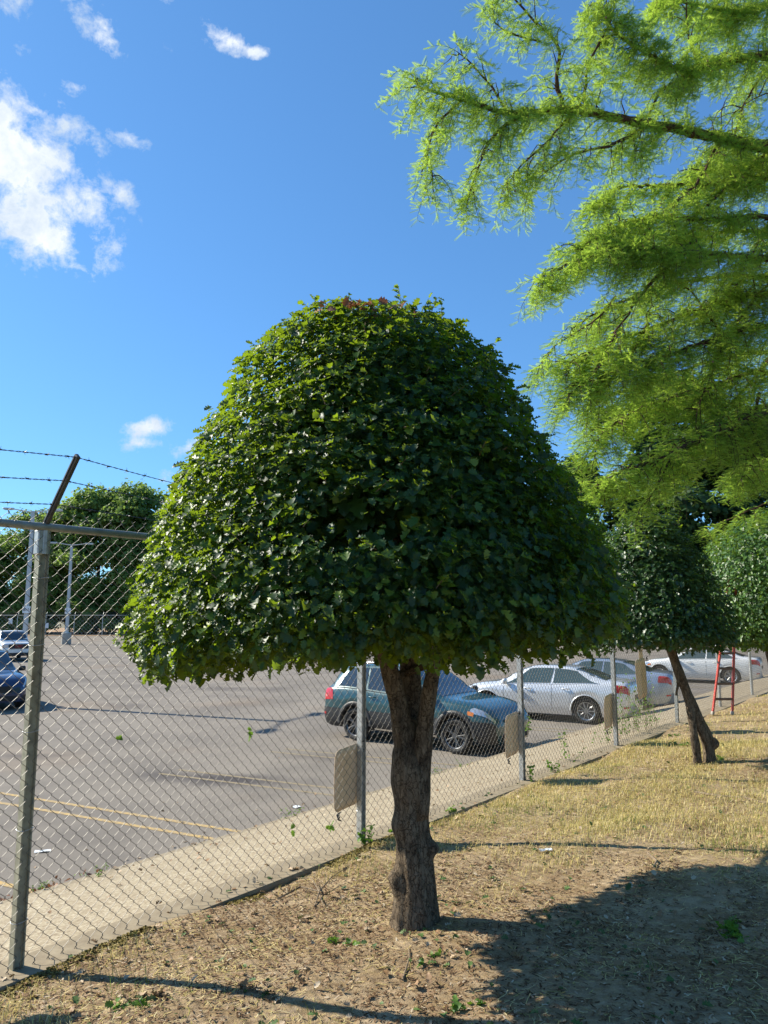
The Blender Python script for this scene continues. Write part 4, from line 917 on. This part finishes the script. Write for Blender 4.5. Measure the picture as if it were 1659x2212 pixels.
lightpole(-16.6, 26.0, sh, .22, .3, .5, None, 'light pole standing left of the frame whose long thin shadow crosses the asphalt', (.3,1), (.55,-1))

# ------------------------------------------------------------------ cars
def pchip(xs, ys):
    xs = np.array(xs, float); ys = np.array(ys, float); o = np.argsort(xs); xs = xs[o]; ys = ys[o]
    h = np.diff(xs); d = np.diff(ys)/h; m = np.zeros(len(xs)); m[0]=d[0]; m[-1]=d[-1]
    for i in range(1,len(xs)-1): m[i] = 0 if d[i-1]*d[i] <= 0 else 3*(h[i-1]+h[i])/((2*h[i]+h[i-1])/d[i-1]+(h[i]+2*h[i-1])/d[i])
    def f(x):
        x = min(max(x, xs[0]), xs[-1]); i = min(max(int(np.searchsorted(xs, x))-1, 0), len(xs)-2); t = (x-xs[i])/h[i]
        return ys[i]*(2*t**3-3*t*t+1)+h[i]*m[i]*(t**3-2*t*t+t)+ys[i+1]*(-2*t**3+3*t*t)+h[i]*m[i+1]*(t**3-t*t)
    return f
SUV = dict(L=4.68, W=1.84, R=.36, ax=(1.40,-1.28), front=2.30, rear=-2.34,
  belt=[(-2.34,.98),(-2.2,1.10),(-1.6,1.15),(-.6,1.10),(.9,1.04),(1.6,.98),(2.05,.88),(2.22,.74),(2.30,.60)],
  top=[(-2.34,1.02),(-2.22,1.16),(-2.02,1.42),(-1.78,1.61),(-1.2,1.685),(-.5,1.70),(.05,1.66),(.45,1.45),(.80,1.22),(1.08,1.09),(1.6,1.04),(2.05,.93),(2.22,.79),(2.30,.63)],
  tw=[(-2.34,.70),(-2.1,.64),(-1.6,.62),(-.2,.62),(.4,.66),(.95,.74),(1.6,.74),(2.1,.66),(2.3,.55)],
  ends=[(-2.34,.80),(-2.25,.92),(-1.9,.985),(-1.2,1),(1.2,1),(1.8,.98),(2.12,.90),(2.25,.80),(2.30,.70)],
  mid=.66, bot=.27, side=((-1.86,-1.62),(-1.52,-1.42),(.86,.18)), pil=(-1.02,-.95,-.02,.05), ws=(1.02,.12), rw=(-2.24,-1.86))
SEDAN = dict(L=4.85, W=1.82, R=.335, ax=(1.47,-1.30), front=2.40, rear=-2.42,
  belt=[(-2.42,.86),(-2.3,1.00),(-1.6,1.03),(-.6,.98),(.9,.93),(1.6,.86),(2.1,.76),(2.32,.64),(2.40,.52)],
  top=[(-2.42,.92),(-2.34,1.06),(-2.1,1.11),(-1.85,1.13),(-1.5,1.23),(-1.1,1.36),(-.7,1.43),(-.2,1.455),(.2,1.43),(.6,1.28),(1.0,1.08),(1.25,.98),(1.7,.93),(2.1,.83),(2.32,.69),(2.40,.56)],
  tw=[(-2.42,.66),(-2.0,.70),(-1.6,.64),(-1.0,.56),(-.1,.56),(.5,.62),(1.1,.72),(1.7,.72),(2.2,.62),(2.4,.50)],
  ends=[(-2.42,.78),(-2.3,.91),(-1.95,.985),(-1.2,1),(1.2,1),(1.85,.975),(2.2,.88),(2.33,.78),(2.40,.66)],
  mid=.56, bot=.20, side=((-1.62,-1.02),(-1.3,-.95),(1.0,.28)), pil=(-.42,-.35,.36,.38), ws=(1.16,.26), rw=(-1.80,-.98))
TRUCK = dict(L=5.4, W=1.92, R=.38, ax=(1.75,-1.50), front=2.66, rear=-2.70,
  belt=[(-2.7,1.12),(-1.0,1.13),(.3,1.14),(1.2,1.13),(2.3,1.08),(2.56,1.02),(2.66,.80)],
  top=[(-2.7,1.15),(-.95,1.17),(-.92,1.20),(-.86,1.78),(-.4,1.84),(.3,1.84),(.62,1.72),(1.02,1.40),(1.28,1.20),(2.2,1.16),(2.55,1.09),(2.66,.84)],
  tw=[(-2.7,.86),(-1.0,.86),(-.86,.64),(.4,.66),(1.2,.80),(2.2,.80),(2.66,.74)],
  ends=[(-2.7,.98),(-1.2,1),(1.2,1),(2.2,.97),(2.5,.93),(2.66,.86)],
  mid=.78, bot=.42, side=((-.78,-.72),(-.76,-.7),(1.10,.56)), pil=(-.1,-.04,.55,.56), ws=(1.22,.50), rw=(-.93,-.88))
def wheelset(root, S, rim_mat, spokes, Wd, dark=False):
    Rr = S['R']; w = .225
    for x in S['ax']:
        for sg in (1,-1):
            c = Vector((x, sg*(Wd/2-.125), Rr)); f = sg
            mb = MB(); ro = Rr*.70
            mb.lathe([(ro*.97,f*.085),(ro,f*.10),(ro*.99,f*.108),(ro*.93,f*.10),(ro*.91,f*.06),(ro*.90,-f*.09)], 36, None, c)
            mb.lathe([(.001,f*.088),(.055,f*.088),(.062,f*.07),(.065,f*.04)], 20, None, c)
            for k in range(spokes):
                for o_ in ((-.10,.10) if spokes <= 6 else (0,)):
                    a = 2*math.pi*k/spokes; a2 = a+o_*1.6
                    p0 = Vector((math.cos(a)*.045, f*.078, math.sin(a)*.045)); p1 = Vector((math.cos(a2)*ro*.94, f*.092, math.sin(a2)*ro*.94))
                    d = (p1-p0); dn = d.normalized(); y = Vector((0,1,0)); s_ = dn.cross(y).normalized(); Mx = Matrix((dn, (y-dn*y.dot(dn)).normalized(), s_)).transposed()
                    mb.box(c+(p0+p1)/2, (d.length,.018,.026), Mx, .004)
            o = mb.build('wheel', rim_mat, root)
            mb = MB(); mb.lathe([(ro*.96,-f*.10),(Rr*.86,-f*.112),(Rr*.97,-f*.095),(Rr,-f*.06),(Rr,f*.06),(Rr*.97,f*.098),(Rr*.86,f*.114),(ro*1.03,f*.106),(ro,f*.085)], 40, None, c)
            mb.build('tyre', M['rubber'], o, True)
            mb = MB(); mb.lathe([(.001,f*.0),(ro*.9,f*.0),(ro*.9,-f*.03)], 30, None, c); mb.lathe([(.03,f*.03),(.14,f*.03),(.14,f*.01)], 24, None, c); mb.build('brake_disc', M['blackplastic'] if dark else M['darkalloy'], o)
def car(name, S, paint, label, cat, pos, head, glass='glass', rim='alloy', spokes=10, cladding=False, group=None, dark=False, truck=False, bars=False):
    root = empty(name, pos, math.atan2(head[1], head[0]), label, cat, group); Wd = S['W']
    fb = pchip(*zip(*S['belt'])); ft = pchip(*zip(*S['top'])); fw = pchip(*zip(*S['tw'])); fe = pchip(*zip(*S['ends']))
    Ra = S['R']+.065
    def sec(x):
        e = fe(x); hw = Wd/2*e; zb = S['bot']; zm = S['mid']; zs = fb(x); zt = ft(x)
        if x > S['front']-.35: zb = zb-.02; 
        if x < S['rear']+.3: zb = zb+.06*min(1,(S['rear']+.3-x)/.3)
        zm = min(zm, zs-.06); cab = zt-zs; tw = min(fw(x), hw*.93); zr = zs+cab*(.93 if cab > .25 else .80)
        arch = 0
        for xa in S['ax']:
            if abs(x-xa) < Ra: arch = max(arch, S['R']+math.sqrt(Ra*Ra-(x-xa)**2))
        z1 = max(zb, arch); zmm = max(zm, z1+.02); z2 = min(max(zb+.12, z1+.01), zmm-.01)
        P = [(hw*.90, z1), (hw*.975, z2), (hw*.995, (z2+zmm)/2), (hw, zmm), (hw*.985, zmm+(zs-zmm)*.45), (hw*.965, zs-.03), (hw*.935, zs)]
        if cab > .2: P += [(hw*.92, zs+.012), (tw+(hw*.92-tw)*.5, zs+(zr-zs)*.5), (tw, zr), (tw*.90, zs+cab*.985), (tw*.5, zt-.004), (0, zt)]
        else: P += [(hw*.92, zs+min(.012,cab*.2)), (tw+(hw*.92-tw)*.6, zs+cab*.35), (tw, zr), (tw*.8, zs+cab*.93), (tw*.4, zt-.002), (0, zt)]
        return P
    xs = sorted(set(list(np.linspace(S['rear'], S['front'], 90))+[xa+Ra*q for xa in S['ax'] for q in (-1.001,-.999,-.97,-.9,.9,.97,.999,1.001)]))
    V=[];F=[]; secs=[sec(x) for x in xs]; k = len(secs[0])
    for x, P in zip(xs, secs):
        V += [(x, y, z) for y, z in P]+[(x, -y, z) for y, z in reversed(P[:-1])]
    m = 2*k-1
    for i in range(len(xs)-1):
        for j in range(m-1): a = i*m+j; F.append((a, a+m, a+m+1, a+1))
    F.append(tuple(range(m))); F.append(tuple(reversed(range((len(xs)-1)*m, len(xs)*m))))
    body = MB().add(V, F).build('body', paint, root, True)
    # floor pan and wheel wells
    mb = MB(); mb.box(((S['front']+S['rear'])/2,0,S['bot']+.12), (S['L']-.5, Wd-.5, .2)); mb.box(((S['front']+S['rear'])/2,0,.62), (S['L']-.7, Wd-.42, .45)); mb.build('underbody', M['blackplastic'], root)
    def surf(x, v, sg=1, off=.004):
        P = sec(x); i = min(int(v), k-2); f = v-i; y = P[i][0]*(1-f)+P[i+1][0]*f; z = P[i][1]*(1-f)+P[i+1][1]*f
        ty, tz = P[i+1][0]-P[i][0], P[i+1][1]-P[i][1]; l = math.hypot(ty,tz)+1e-9; ny, nz = tz/l, -ty/l
        return Vector((x, sg*(y+ny*off), z+nz*off))
    def patch(nm, fx, v0, v1, mat, na=14, nb=5, sides=(1,-1), off=.005, parent=None):
        outs = []
        for sg in sides:
            V=[];F=[]
            for a in range(na+1):
                for b in range(nb+1):
                    xa = fx(a/na, b/nb); V.append(surf(xa, v0+(v1-v0)*b/nb, sg, off))
            for a in range(na):
                for b in range(nb): q = a*(nb+1)+b; F.append((q,q+nb+1,q+nb+2,q+1) if sg < 0 else (q,q+1,q+nb+2,q+nb+1))
            outs.append(MB().add(V,F).build(nm, mat, parent or root, True))
        return outs
    lerp = lambda a,b,t: a+(b-a)*t
    (xl0, xl1), (xq0, xq1), (xr0, xr1) = S['side']; p = S['pil']; cuts = [(0,(p[0]-xl0)/(xr0-xl0)),((p[1]-xl0)/(xr0-xl0),1)]
    for (c0_, c1_) in cuts:
        patch('side_window', lambda a,b,c0_=c0_,c1_=c1_: lerp(lerp(xl0,xr0,lerp(c0_,c1_,a)), lerp(xl1,xr1,lerp(c0_,c1_,a)), b), 7.12, 8.86, M[glass], 16, 8)
    # windscreen and rear window: across the upper strips between the pillars
    def screen(nm, x0, x1):
        V=[];F=[];na,nb=10,16
        for a in range(na+1):
            x = lerp(x0,x1,a/na)
            for b in range(nb+1):
                yy = -1+2*b/nb; sg = 1 if yy >= 0 else -1; q = abs(yy); v = 12-2.85*q
                P_ = surf(x, min(v,11.999), sg, .006); V.append(P_)
        for a in range(na):
            for b in range(nb): q = a*(nb+1)+b; F.append((q,q+1,q+nb+2,q+nb+1))
        MB().add(V,F).build(nm, M[glass], root, True)
    screen('windscreen', S['ws'][0]-.04, S['ws'][1]); screen('rear_window', S['rw'][0], S['rw'][1])
    # chrome or dark line under the glass, handles, mirrors
    patch('window_trim', lambda a,b: lerp(xl0-.06,xr0+.05,a), 6.2, 6.9, M['chrome'] if not dark else M['blackplastic'], 24, 1, off=.009)
    for hx in ((-.78,.28) if not truck else (.0,)):
        for sg in (1,-1):
            mb = MB(); c = surf(hx, 4.6, sg, .03); mb.tube([c+Vector((-.10,-sg*.025,0)), c+Vector((-.06,0,.004)), c+Vector((.07,0,.004)), c+Vector((.10,-sg*.025,0))], [.010,.013,.013,.010], 8); mb.build('door_handle', paint if not truck else M['chrome'], root, True)
    for sg in (1,-1):
        c = surf(S['side'][2][0]-.10, 7.0, sg, .0); mb = MB(); mb.box(c+Vector((.0,sg*.13,.07)), (.12,.20,.15), Matrix.Rotation(sg*.15,3,'Z'), .035); mb.tube([c+Vector((0,0,.0)), c+Vector((0,sg*.08,.05))], .025, 6); mr = mb.build('mirror', paint if not dark else M['blackplastic'], root, True)
    # door seams
    for dx in ((p[0]+.03, xr0-.02) if not truck else (p[0]-.68+.05, xr0-.02)):
        patch('door_seam', lambda a,b,dx=dx: dx-.004+.008*a, 1.2, 6.1, M['blackplastic'], 1, 10, off=.002)
    if cladding:
        patch('cladding', lambda a,b: lerp(S['rear']+.02, S['front']-.03, a), 0.0, 3.15, M['blackplastic'], 90, 6, off=.012)
    # arch lips
    for xa in S['ax']:
        for sg in (1,-1):
            V=[];F=[];n=24
            for q in range(n+1):
                an = math.pi*q/n; 
                for rr, oo in ((Ra-.004,.0),(Ra-.002,.022),(Ra+(.085 if cladding else .02),.020),(Ra+(.09 if cladding else .022),0)):
                    x = xa+rr*math.cos(an); z = max(S['R']+rr*math.sin(an), S['bot']+.0); y = Wd/2*fe(x)*(.985 if z < .5 else 1.0)+oo*.8; V.append((x, sg*y, z))
            for q in range(n):
                for j in range(3): a = q*4+j; F.append((a,a+1,a+5,a+4))
            MB().add(V,F).build('wheel_arch', M['blackplastic'] if cladding else paint, root, True)
    wheelset(root, S, M[rim], spokes, Wd, dark)
    # lamps
    if not truck:
        x1 = S['front']-.03; patch('headlight', lambda a,b: lerp(x1-.52+.10*b, x1-.015, a), 4.4, 6.6, M['clearlamp'], 10, 4, off=.006)
        patch('indicator', lambda a,b: lerp(x1-.56, x1-.42, a), 4.0, 4.6, M['amber'], 3, 2, off=.008)
        x0 = S['rear']+.02; patch('taillight', lambda a,b: lerp(x0, x0+.36-.05*b, a), (4.0 if cladding else 4.3), (6.6 if cladding else 6.3), M['redlamp'], 10, 4, off=.008)
        # front face: grille, lower intake, bumper insert
        for (nm, z0, z1, hw, mat) in (('grille',S['mid']-.14,S['mid']+.06,.42,M['blackplastic']),('intake',S['bot']+.02,S['bot']+.16,.60,M['blackplastic'])):
            mb = MB(); mb.box((S['front']+.004,0,(z0+z1)/2), (.02,2*hw*.9,z1-z0), None, .008)
            for q in range(3): mb.box((S['front']+.016,0,z0+(z1-z0)*(q+.5)/3), (.012,2*hw*.86,.012))
            mb.build(nm, mat, root)
        patch('bumper_trim', lambda a,b: lerp(S['front']-.40, S['front']-.02, a), .2, 1.5, M['blackplastic'], 8, 3, off=.006)
        patch('rear_reflector', lambda a,b: lerp(x0+.02, x0+.14, a), 1.9, 2.3, M['redlamp'], 3, 1, off=.02)
        mb = MB(); mb.box((S['rear']-.004,0,S['mid']+.12), (.02,.46,.13), None, .006); mb.build('plate_recess', M['blackplastic'], root)
    if bars:
        for sg in (1,-1):
            mb = MB(); mb.tube([(.0,sg*.56,1.66),(-.05,sg*.56,1.715),(-.8,sg*.56,1.745),(-1.5,sg*.56,1.71),(-1.55,sg*.56,1.66)], .014, 8); mb.build('roof_rail', M['chrome'], root, True)
        patch('sill_strip', lambda a,b: lerp(-.86,.94,a), .25, .55, M['chrome'], 20, 1, off=.02)
    return root, surf, patch
HD = Vector((.862,-.507))
car('teal_crossover', SUV, M['teal'], 'teal crossover car with black wheel arches parked nose toward the fence', 'car', (.90,17.24,LOT), (.788,-.616), rim='darkalloy', spokes=5, cladding=True, dark=True, bars=True, group=None)
car('silver_sedan', SEDAN, M['silver'], 'silver sedan backed in beyond the teal crossover', 'car', (4.60,21.26,LOT), -HD, glass='glassg', spokes=10)
car('blue_grey_sedan', SEDAN, M['bluegrey'], 'blue grey sedan parked behind the silver sedan', 'car', (6.8,24.2,LOT), -HD, glass='glassg', spokes=7)
car('white_sedan', SEDAN, M['carwhite'], 'white sedan behind the leaning tree trunk and red ladder', 'car', (13.5,32.3,LOT), -HD, glass='glassg', spokes=6)
car('dark_blue_car', SUV, M['navy'], 'dark blue car cut off by the left edge of the photo', 'car', (-12.85,24.2,LOT), (.62,-.78), rim='alloy', spokes=5, dark=True)
tr, surf, patch = car('white_pickup_truck', TRUCK, M['carwhite'], 'white pickup truck at the left edge in front of the light pole', 'pickup truck', (-23.9,48.0,LOT), (.60,-.80), truck=True, rim='alloy', spokes=6)
mb = MB(); mb.box((2.67,0,.90),(.03,1.10,.30),None,.012); g = mb.build('grille', M['blackplastic'], tr)
mb = MB()
for z in (.76,1.05): mb.box((2.69,0,z),(.03,1.16,.03),None,.008)
mb.build('grille_frame', M['chrome'], g)
me = textmesh('GMC', .19); me.transform(Matrix(((0,0,1,0),(1,0,0,0),(0,1,0,0),(0,0,0,1)))); me.transform(Matrix.Translation((2.70,0,.905))); link('emblem', me, M['redink'], g)
for sg in (1,-1):
    mb = MB(); mb.box((2.60,sg*.72,.93),(.12,.30,.26),None,.03); mb.build('headlight', M['clearlamp'], tr)
    mb = MB(); mb.box((2.585,sg*.875,.93),(.10,.03,.2),None,.01); mb.build('indicator', M['amber'], tr)
    mb = MB(); mb.box((2.665,sg*.66,.58),(.03,.20,.12),None,.02); mb.build('fog_light_recess', M['blackplastic'], tr)
mb = MB(); mb.box((2.66,0,.43),(.06,1.2,.2),None,.03); mb.build('lower_bumper', M['blackplastic'], tr)
mb = MB(); mb.box((-1.85,0,1.10),(1.6,1.55,.12)); mb.build('bed_cover', M['blackplastic'], tr)

# ------------------------------------------------------------------ ladder
lad = empty('step_ladder', (6.72,15.1,.0), 0, 'red ladder with metal rungs standing against the rounded holly', 'ladder')
bl = Vector((6.50,15.05,.02)); br = Vector((6.86,14.98,.03)); tl = Vector((7.10,15.25,2.75)); trr = Vector((7.22,15.22,2.75)); o = Vector(lad.location)
for a, b in ((bl,tl),(br,trr)):
    d = (b-a).normalized(); x = Vector((.93,-.05,0)); x = (x-d*x.dot(d)).normalized(); y = d.cross(x); Mx = Matrix((x,y,d)).transposed()
    mb = MB(); L = (b-a).length
    for q in (-1,1): mb.box((a+b)/2-o+y*q*.034, (.026,.007,L), Mx)
    mb.box((a+b)/2-o-x*(.011), (.006,.066,L), Mx)
    r = mb.build('rail', M['redfib'], lad)
    mb = MB(); mb.box(a-o+d*.03, (.05,.09,.07), Mx, .01); mb.build('foot', M['concrete'], r)
for k in range(1, 9):
    u = (k*.305)/ (tl-bl).length; p = bl.lerp(tl,u)-o; q = br.lerp(trr,u)-o
    mb = MB(); d = (q-p).normalized(); y = Vector((0,0,1)).cross(d); Mx = Matrix((d,y,Vector((0,0,1)))).transposed(); mb.box((p+q)/2, ((q-p).length-.02,.07,.045), Mx, .004); mb.build('rung', M['alu'], lad)

# ------------------------------------------------------------------ weeds, sprigs, twigs, papers
def weed(P, n, spread, hgt, size, label, seed, mat='weed', climb=None, name='weed', cat='weed', tmpl='h'):
    r = np.random.default_rng(seed); root = empty(name, P, 0, label, cat); mb = MB(); Q=[];NR=[];TN=[]
    ns = max(2, n//9)
    for i in range(ns):
        a = r.uniform(0,6.283); rr = spread*math.sqrt(r.random())
        if climb is None: b = np.array([rr*math.cos(a)*.4, rr*math.sin(a)*.4, 0]); e = np.array([rr*math.cos(a)*1.3, rr*math.sin(a)*1.3, hgt*r.uniform(.4,1)])
        else:
            t = r.uniform(-1,1)*climb; b = np.array([D[0]*t, D[1]*t, 0])-np.array([N[0],N[1],0])*r.uniform(.02,.25); e = b+np.array([D[0]*r.normal()*.15, D[1]*r.normal()*.15, hgt*r.uniform(.3,1)])
        md = (b+e)/2+r.normal(size=3)*.02; mb.tube([b,md,e],[.0025,.002,.001],4,False)
        for j in range(9):
            u = (j+1)/9; p = b*(1-u)+e*u+r.normal(size=3)*spread*.08; Q.append(p); NR.append(np.array([0,0,1])+r.normal(size=3)*.6); TN.append(r.normal(size=3)*.8+(e-b))
    Q = np.array(Q); V,F,T_ = instances(Q, np.array(NR), np.array(TN), size*r.uniform(.6,1.2,len(Q)), TVh if tmpl=='h' else TVs, TFh if tmpl=='h' else TFs, np.clip(r.normal(.55,.25,len(Q)),0,1))
    link('leaves', mesh_np('leaves',V,F,T_), M[mat], root); mb.build('stem', M['twig'], root); return root
weed(fp(3.0,.10,0), 36, .07, .15, .05, 'holly seedling at the foot of the second fence post', 1)
weed(fp(6.1,.08,0), 36, .08, .20, .045, 'leafy seedling at the foot of the third fence post', 2)
weed(fp(6.75,.10,0), 40, .10, .16, .045, 'low leafy plant on the footing right of the third post', 3)
weed(fp(4.35,.16,-.03), 30, .10, .07, .045, 'holly seedling at the footing edge right of the big trunk', 33)
weed(fp(11.0,-.25,-.05), 520, .16, 1.0, .055, 'pale green climbing weeds behind the fence by the leaning trunk', 4, climb=.85, tmpl='s')
weed(fp(9.6,-.3,-.08), 60, .1, .5, .05, 'thin weed behind the fence right of the fourth post', 5, climb=.15, tmpl='s')
weed(fp(7.6,.03,.0), 40, .05, .45, .05, 'ivy shoot on the fence wires between the third and fourth posts', 6, climb=.12)
weed(fp(6.35,-.02,.55), 30, .05, .2, .05, 'small green sprig on the fence beside the third post', 7, climb=.08)
weed(fp(9.4,-.02,1.30), 30, .05, .16, .05, 'small ivy sprig high on the fence right of the fourth post', 8, climb=.15)
weed(fp(2.25,-2.9,-.68), 60, .14, .12, .03, 'green weed in the kerb joint behind the first fence panel', 9, tmpl='s')
weed(fp(1.75,-3.1,-.72), 45, .10, .08, .03, 'small weed at the kerb near the brown leaf pile', 10, tmpl='s')
for i,(t,s) in enumerate(((5.1,-3.0),(7.9,-2.95),(8.6,-3.05),(9.3,-2.9))): weed(fp(t,s,-.70), 50, .22, .10, .035, 'green weed in the kerb line, %s in front of the teal car' % ('farthest left','second','third','farthest right')[i], 40+i, tmpl='s')
# lawn sprigs (fallen green clippings)
for i,(px,py,lb,n,sz) in enumerate(((728,2040,'green holly clipping on the soil left of the big trunk',30,.05),(545,2150,'large heap of wilted holly leaves near the bottom of the photo',44,.055),(330,2150,'grey green holly clipping in the grass at the bottom left',24,.07),(300,2165,'small upright holly sprig at the bottom left corner area',18,.07),(1470,1610,'dark green clipping left of the leaning trunk base',60,.07),(1455,1590,'smaller dark clipping behind the leaning trunk base',30,.06),(1000,2165,'green clipping at the bottom edge in the tree shade',24,.06),(1600,2010,'dark green leafy weed in the shade at the right',60,.07),(1550,1640,'flat green weed right of the leaning trunk',50,.06),(930,2080,'tuft of green leaves just below the big trunk',26,.05))):
    b = (py-1106)/1598; r0 = at(px,py,1)-Vector((0,0,CAMZ)); Yg = 3.
    for _ in range(30): X_ = r0.x*Yg; Yg = (float(lawnz(X_, Yg))-CAMZ)/r0.z
    weed((r0.x*Yg, Yg, float(lawnz(r0.x*Yg,Yg))), n, .09 if n < 60 else .14, .018, sz*.8, lb, 60+i, 'litter' if i in (1,2) else 'weed', name='holly_clipping', cat='clipping')
for i,(px,py,t0_) in enumerate(((261,1595,.6),(545,1580,1.9),(650,1785,2.4),(712,1788,2.7),(840,1790,3.3))):
    best = min(np.arange(-1,6,.02), key=lambda t: abs((F0[0]+t*D[0])/(F0[1]+t*D[1])-(px-829.5)/1598/1.0))
    r0 = at(px,py,F0[1]+best*D[1]); o_ = empty('caught_leaf', (F0[0]+best*D[0]+.01*N[0], F0[1]+best*D[1]+.01*N[1], r0.z), 0, 'green leaf caught in the fence wires, %s from the left' % ORD[i], 'leaf', 'leaves caught in the fence')
    r = np.random.default_rng(90+i); n = 2+i%2*2; V_,F_,T_ = instances(r.normal(0,.018,(n,3))*np.array([1,.2,1]), np.array([N[0],N[1],.3])+r.normal(size=(n,3))*.4, r.normal(size=(n,3))+np.array([0,0,-.6]), np.full(n,.055), TVh, TFh, r.uniform(.5,1,n)); link('blade', mesh_np('b',V_,F_,T_), M['weed'], o_)
def lawnpt(px, py):
    r0 = at(px,py,1)-Vector((0,0,CAMZ)); Yg = 3.
    for _ in range(40): X_ = r0.x*Yg; Yg = (float(lawnz(X_, Yg))-CAMZ)/r0.z
    return Vector((r0.x*Yg, Yg, float(lawnz(r0.x*Yg,Yg))))
def stick(P, rad, label, up=None, name='fallen_twig'):
    pts = [lawnpt(*p[:2])+Vector((0,0,(p[2] if len(p) > 2 else .008))) for p in P]; o = empty(name, pts[0], 0, label, 'twig'); pts = [p-pts[0] for p in pts]
    mb = MB(); mb.tube(pts, list(np.linspace(rad, rad*.5, len(pts))), 6); mb.build('stem', M['twig'], o)
    if up:
        for q in up:
            pp = [lawnpt(*w[:2])+Vector((0,0,w[2]))-o.location for w in q]; mb = MB(); mb.tube(pp, list(np.linspace(rad*.7, rad*.25, len(pp))), 5); mb.build('side_twig', M['twig'], o)
stick([(600,1945,.01),(650,1925,.03),(690,1935,.03),(680,1960,.01)], .007, 'forked dead twig lying on soil behind the fence footing', [[(690,1935,.03),(715,1915,.06),(755,1900,.10)],[(690,1935,.03),(672,1915,.06),(640,1912,.05)],[(690,1940,.02),(700,1965,.02)]])
stick([(1500,1713),(1560,1722),(1610,1725),(1659,1738)], .013, 'long pale stick lying on the grass near the right edge')
stick([(1275,1705),(1330,1708),(1390,1710)], .008, 'thin dark stick on the grass left of the pale stick')
stick([(870,2120),(885,2070),(882,2050)], .005, 'short root twig lying below the big trunk')
stick([(1400,1850,.02),(1419,1866,.02),(1411,1880,.02)], .010, 'short pale stub of wood at the edge of the tree shade')
def flat_bit(P, w, h, mat, label, name, cat, rz=.3):
    mb = MB(); r = np.random.default_rng(int(abs(P[0])*100)); V=[];F=[];n=5
    for i in range(n):
        for j in range(n): V.append(((i/(n-1)-.5)*w, (j/(n-1)-.5)*h, .006+r.uniform(0,.012)))
    for i in range(n-1):
        for j in range(n-1): a = i*n+j; F.append((a,a+n,a+n+1,a+1))
    mb.add(V,F); o = mb.build(name, M[mat]); o.location = P; o.rotation_euler = (0,0,rz); tag(o, label, cat)
pp = at(92,1840,8.0); z=LOT; r0 = at(92,1840,1)-Vector((0,0,CAMZ)); Y_ = (LOT-CAMZ)/r0.z; flat_bit((r0.x*Y_,Y_,LOT), .18,.09,'paper','crumpled white paper on the asphalt right of the first post','paper_scrap','litter',.3)
r0 = at(640,1744,1)-Vector((0,0,CAMZ)); Y_ = (LOT-CAMZ)/r0.z; flat_bit((r0.x*Y_,Y_,LOT), .12,.10,'paper','small white scrap on the asphalt left of the second post','paper_scrap','litter',1.)
flat_bit(lawnpt(1178,1841)+Vector((0,0,.01)), .10,.05,'paper','small crumpled clear wrapper on the dirt beyond the trunk','wrapper','litter',.2)
# brown leaf heap at the kerb
r = np.random.default_rng(77); n = 420; t = r.normal(1.45,.55,n); s = -3.2-np.abs(r.normal(0,.10,n)); P_ = np.stack([F0[0]+t*D[0]+s*N[0], F0[1]+t*D[1]+s*N[1], LOT+r.uniform(.005,.06,n)],1)
V_,F_,T_ = instances(P_, r.normal(size=(n,3))+np.array([0,0,1]), r.normal(size=(n,3)), r.uniform(.03,.06,n), TVh, TFh, r.uniform(0,.6,n)); tag(link('kerb_leaf_pile', mesh_np('p',V_,F_,T_), M['deadleaf']), 'reddish brown dead leaves gathered along the kerb', 'leaf litter', kind='stuff')
# moss along the footing
r = np.random.default_rng(78); n = 9000; t = r.uniform(-1.5,4.2,n); s = .13+np.abs(r.normal(0,.07,n)); k = (np.sin(t*2.3+1)+np.sin(t*5.1)) > -.2; t=t[k]; s=s[k]; n=len(t); x=F0[0]+t*D[0]+s*N[0]; y=F0[1]+t*D[1]+s*N[1]
V_,F_,T_ = instances(np.stack([x,y,lawnz(x,y)+r.uniform(0,.012,n)],1), np.array([0,0,1.])+r.normal(size=(n,3))*.5, r.normal(size=(n,3)), r.uniform(.008,.02,n), TVq, TFq, r.random(n)); tag(link('moss', mesh_np('m',V_,F_,T_), M['moss']), 'brown green moss along the concrete footing', 'moss', kind='stuff')
print('tris', sum(len(o.data.polygons) for o in SC.objects if o.type=='MESH'))
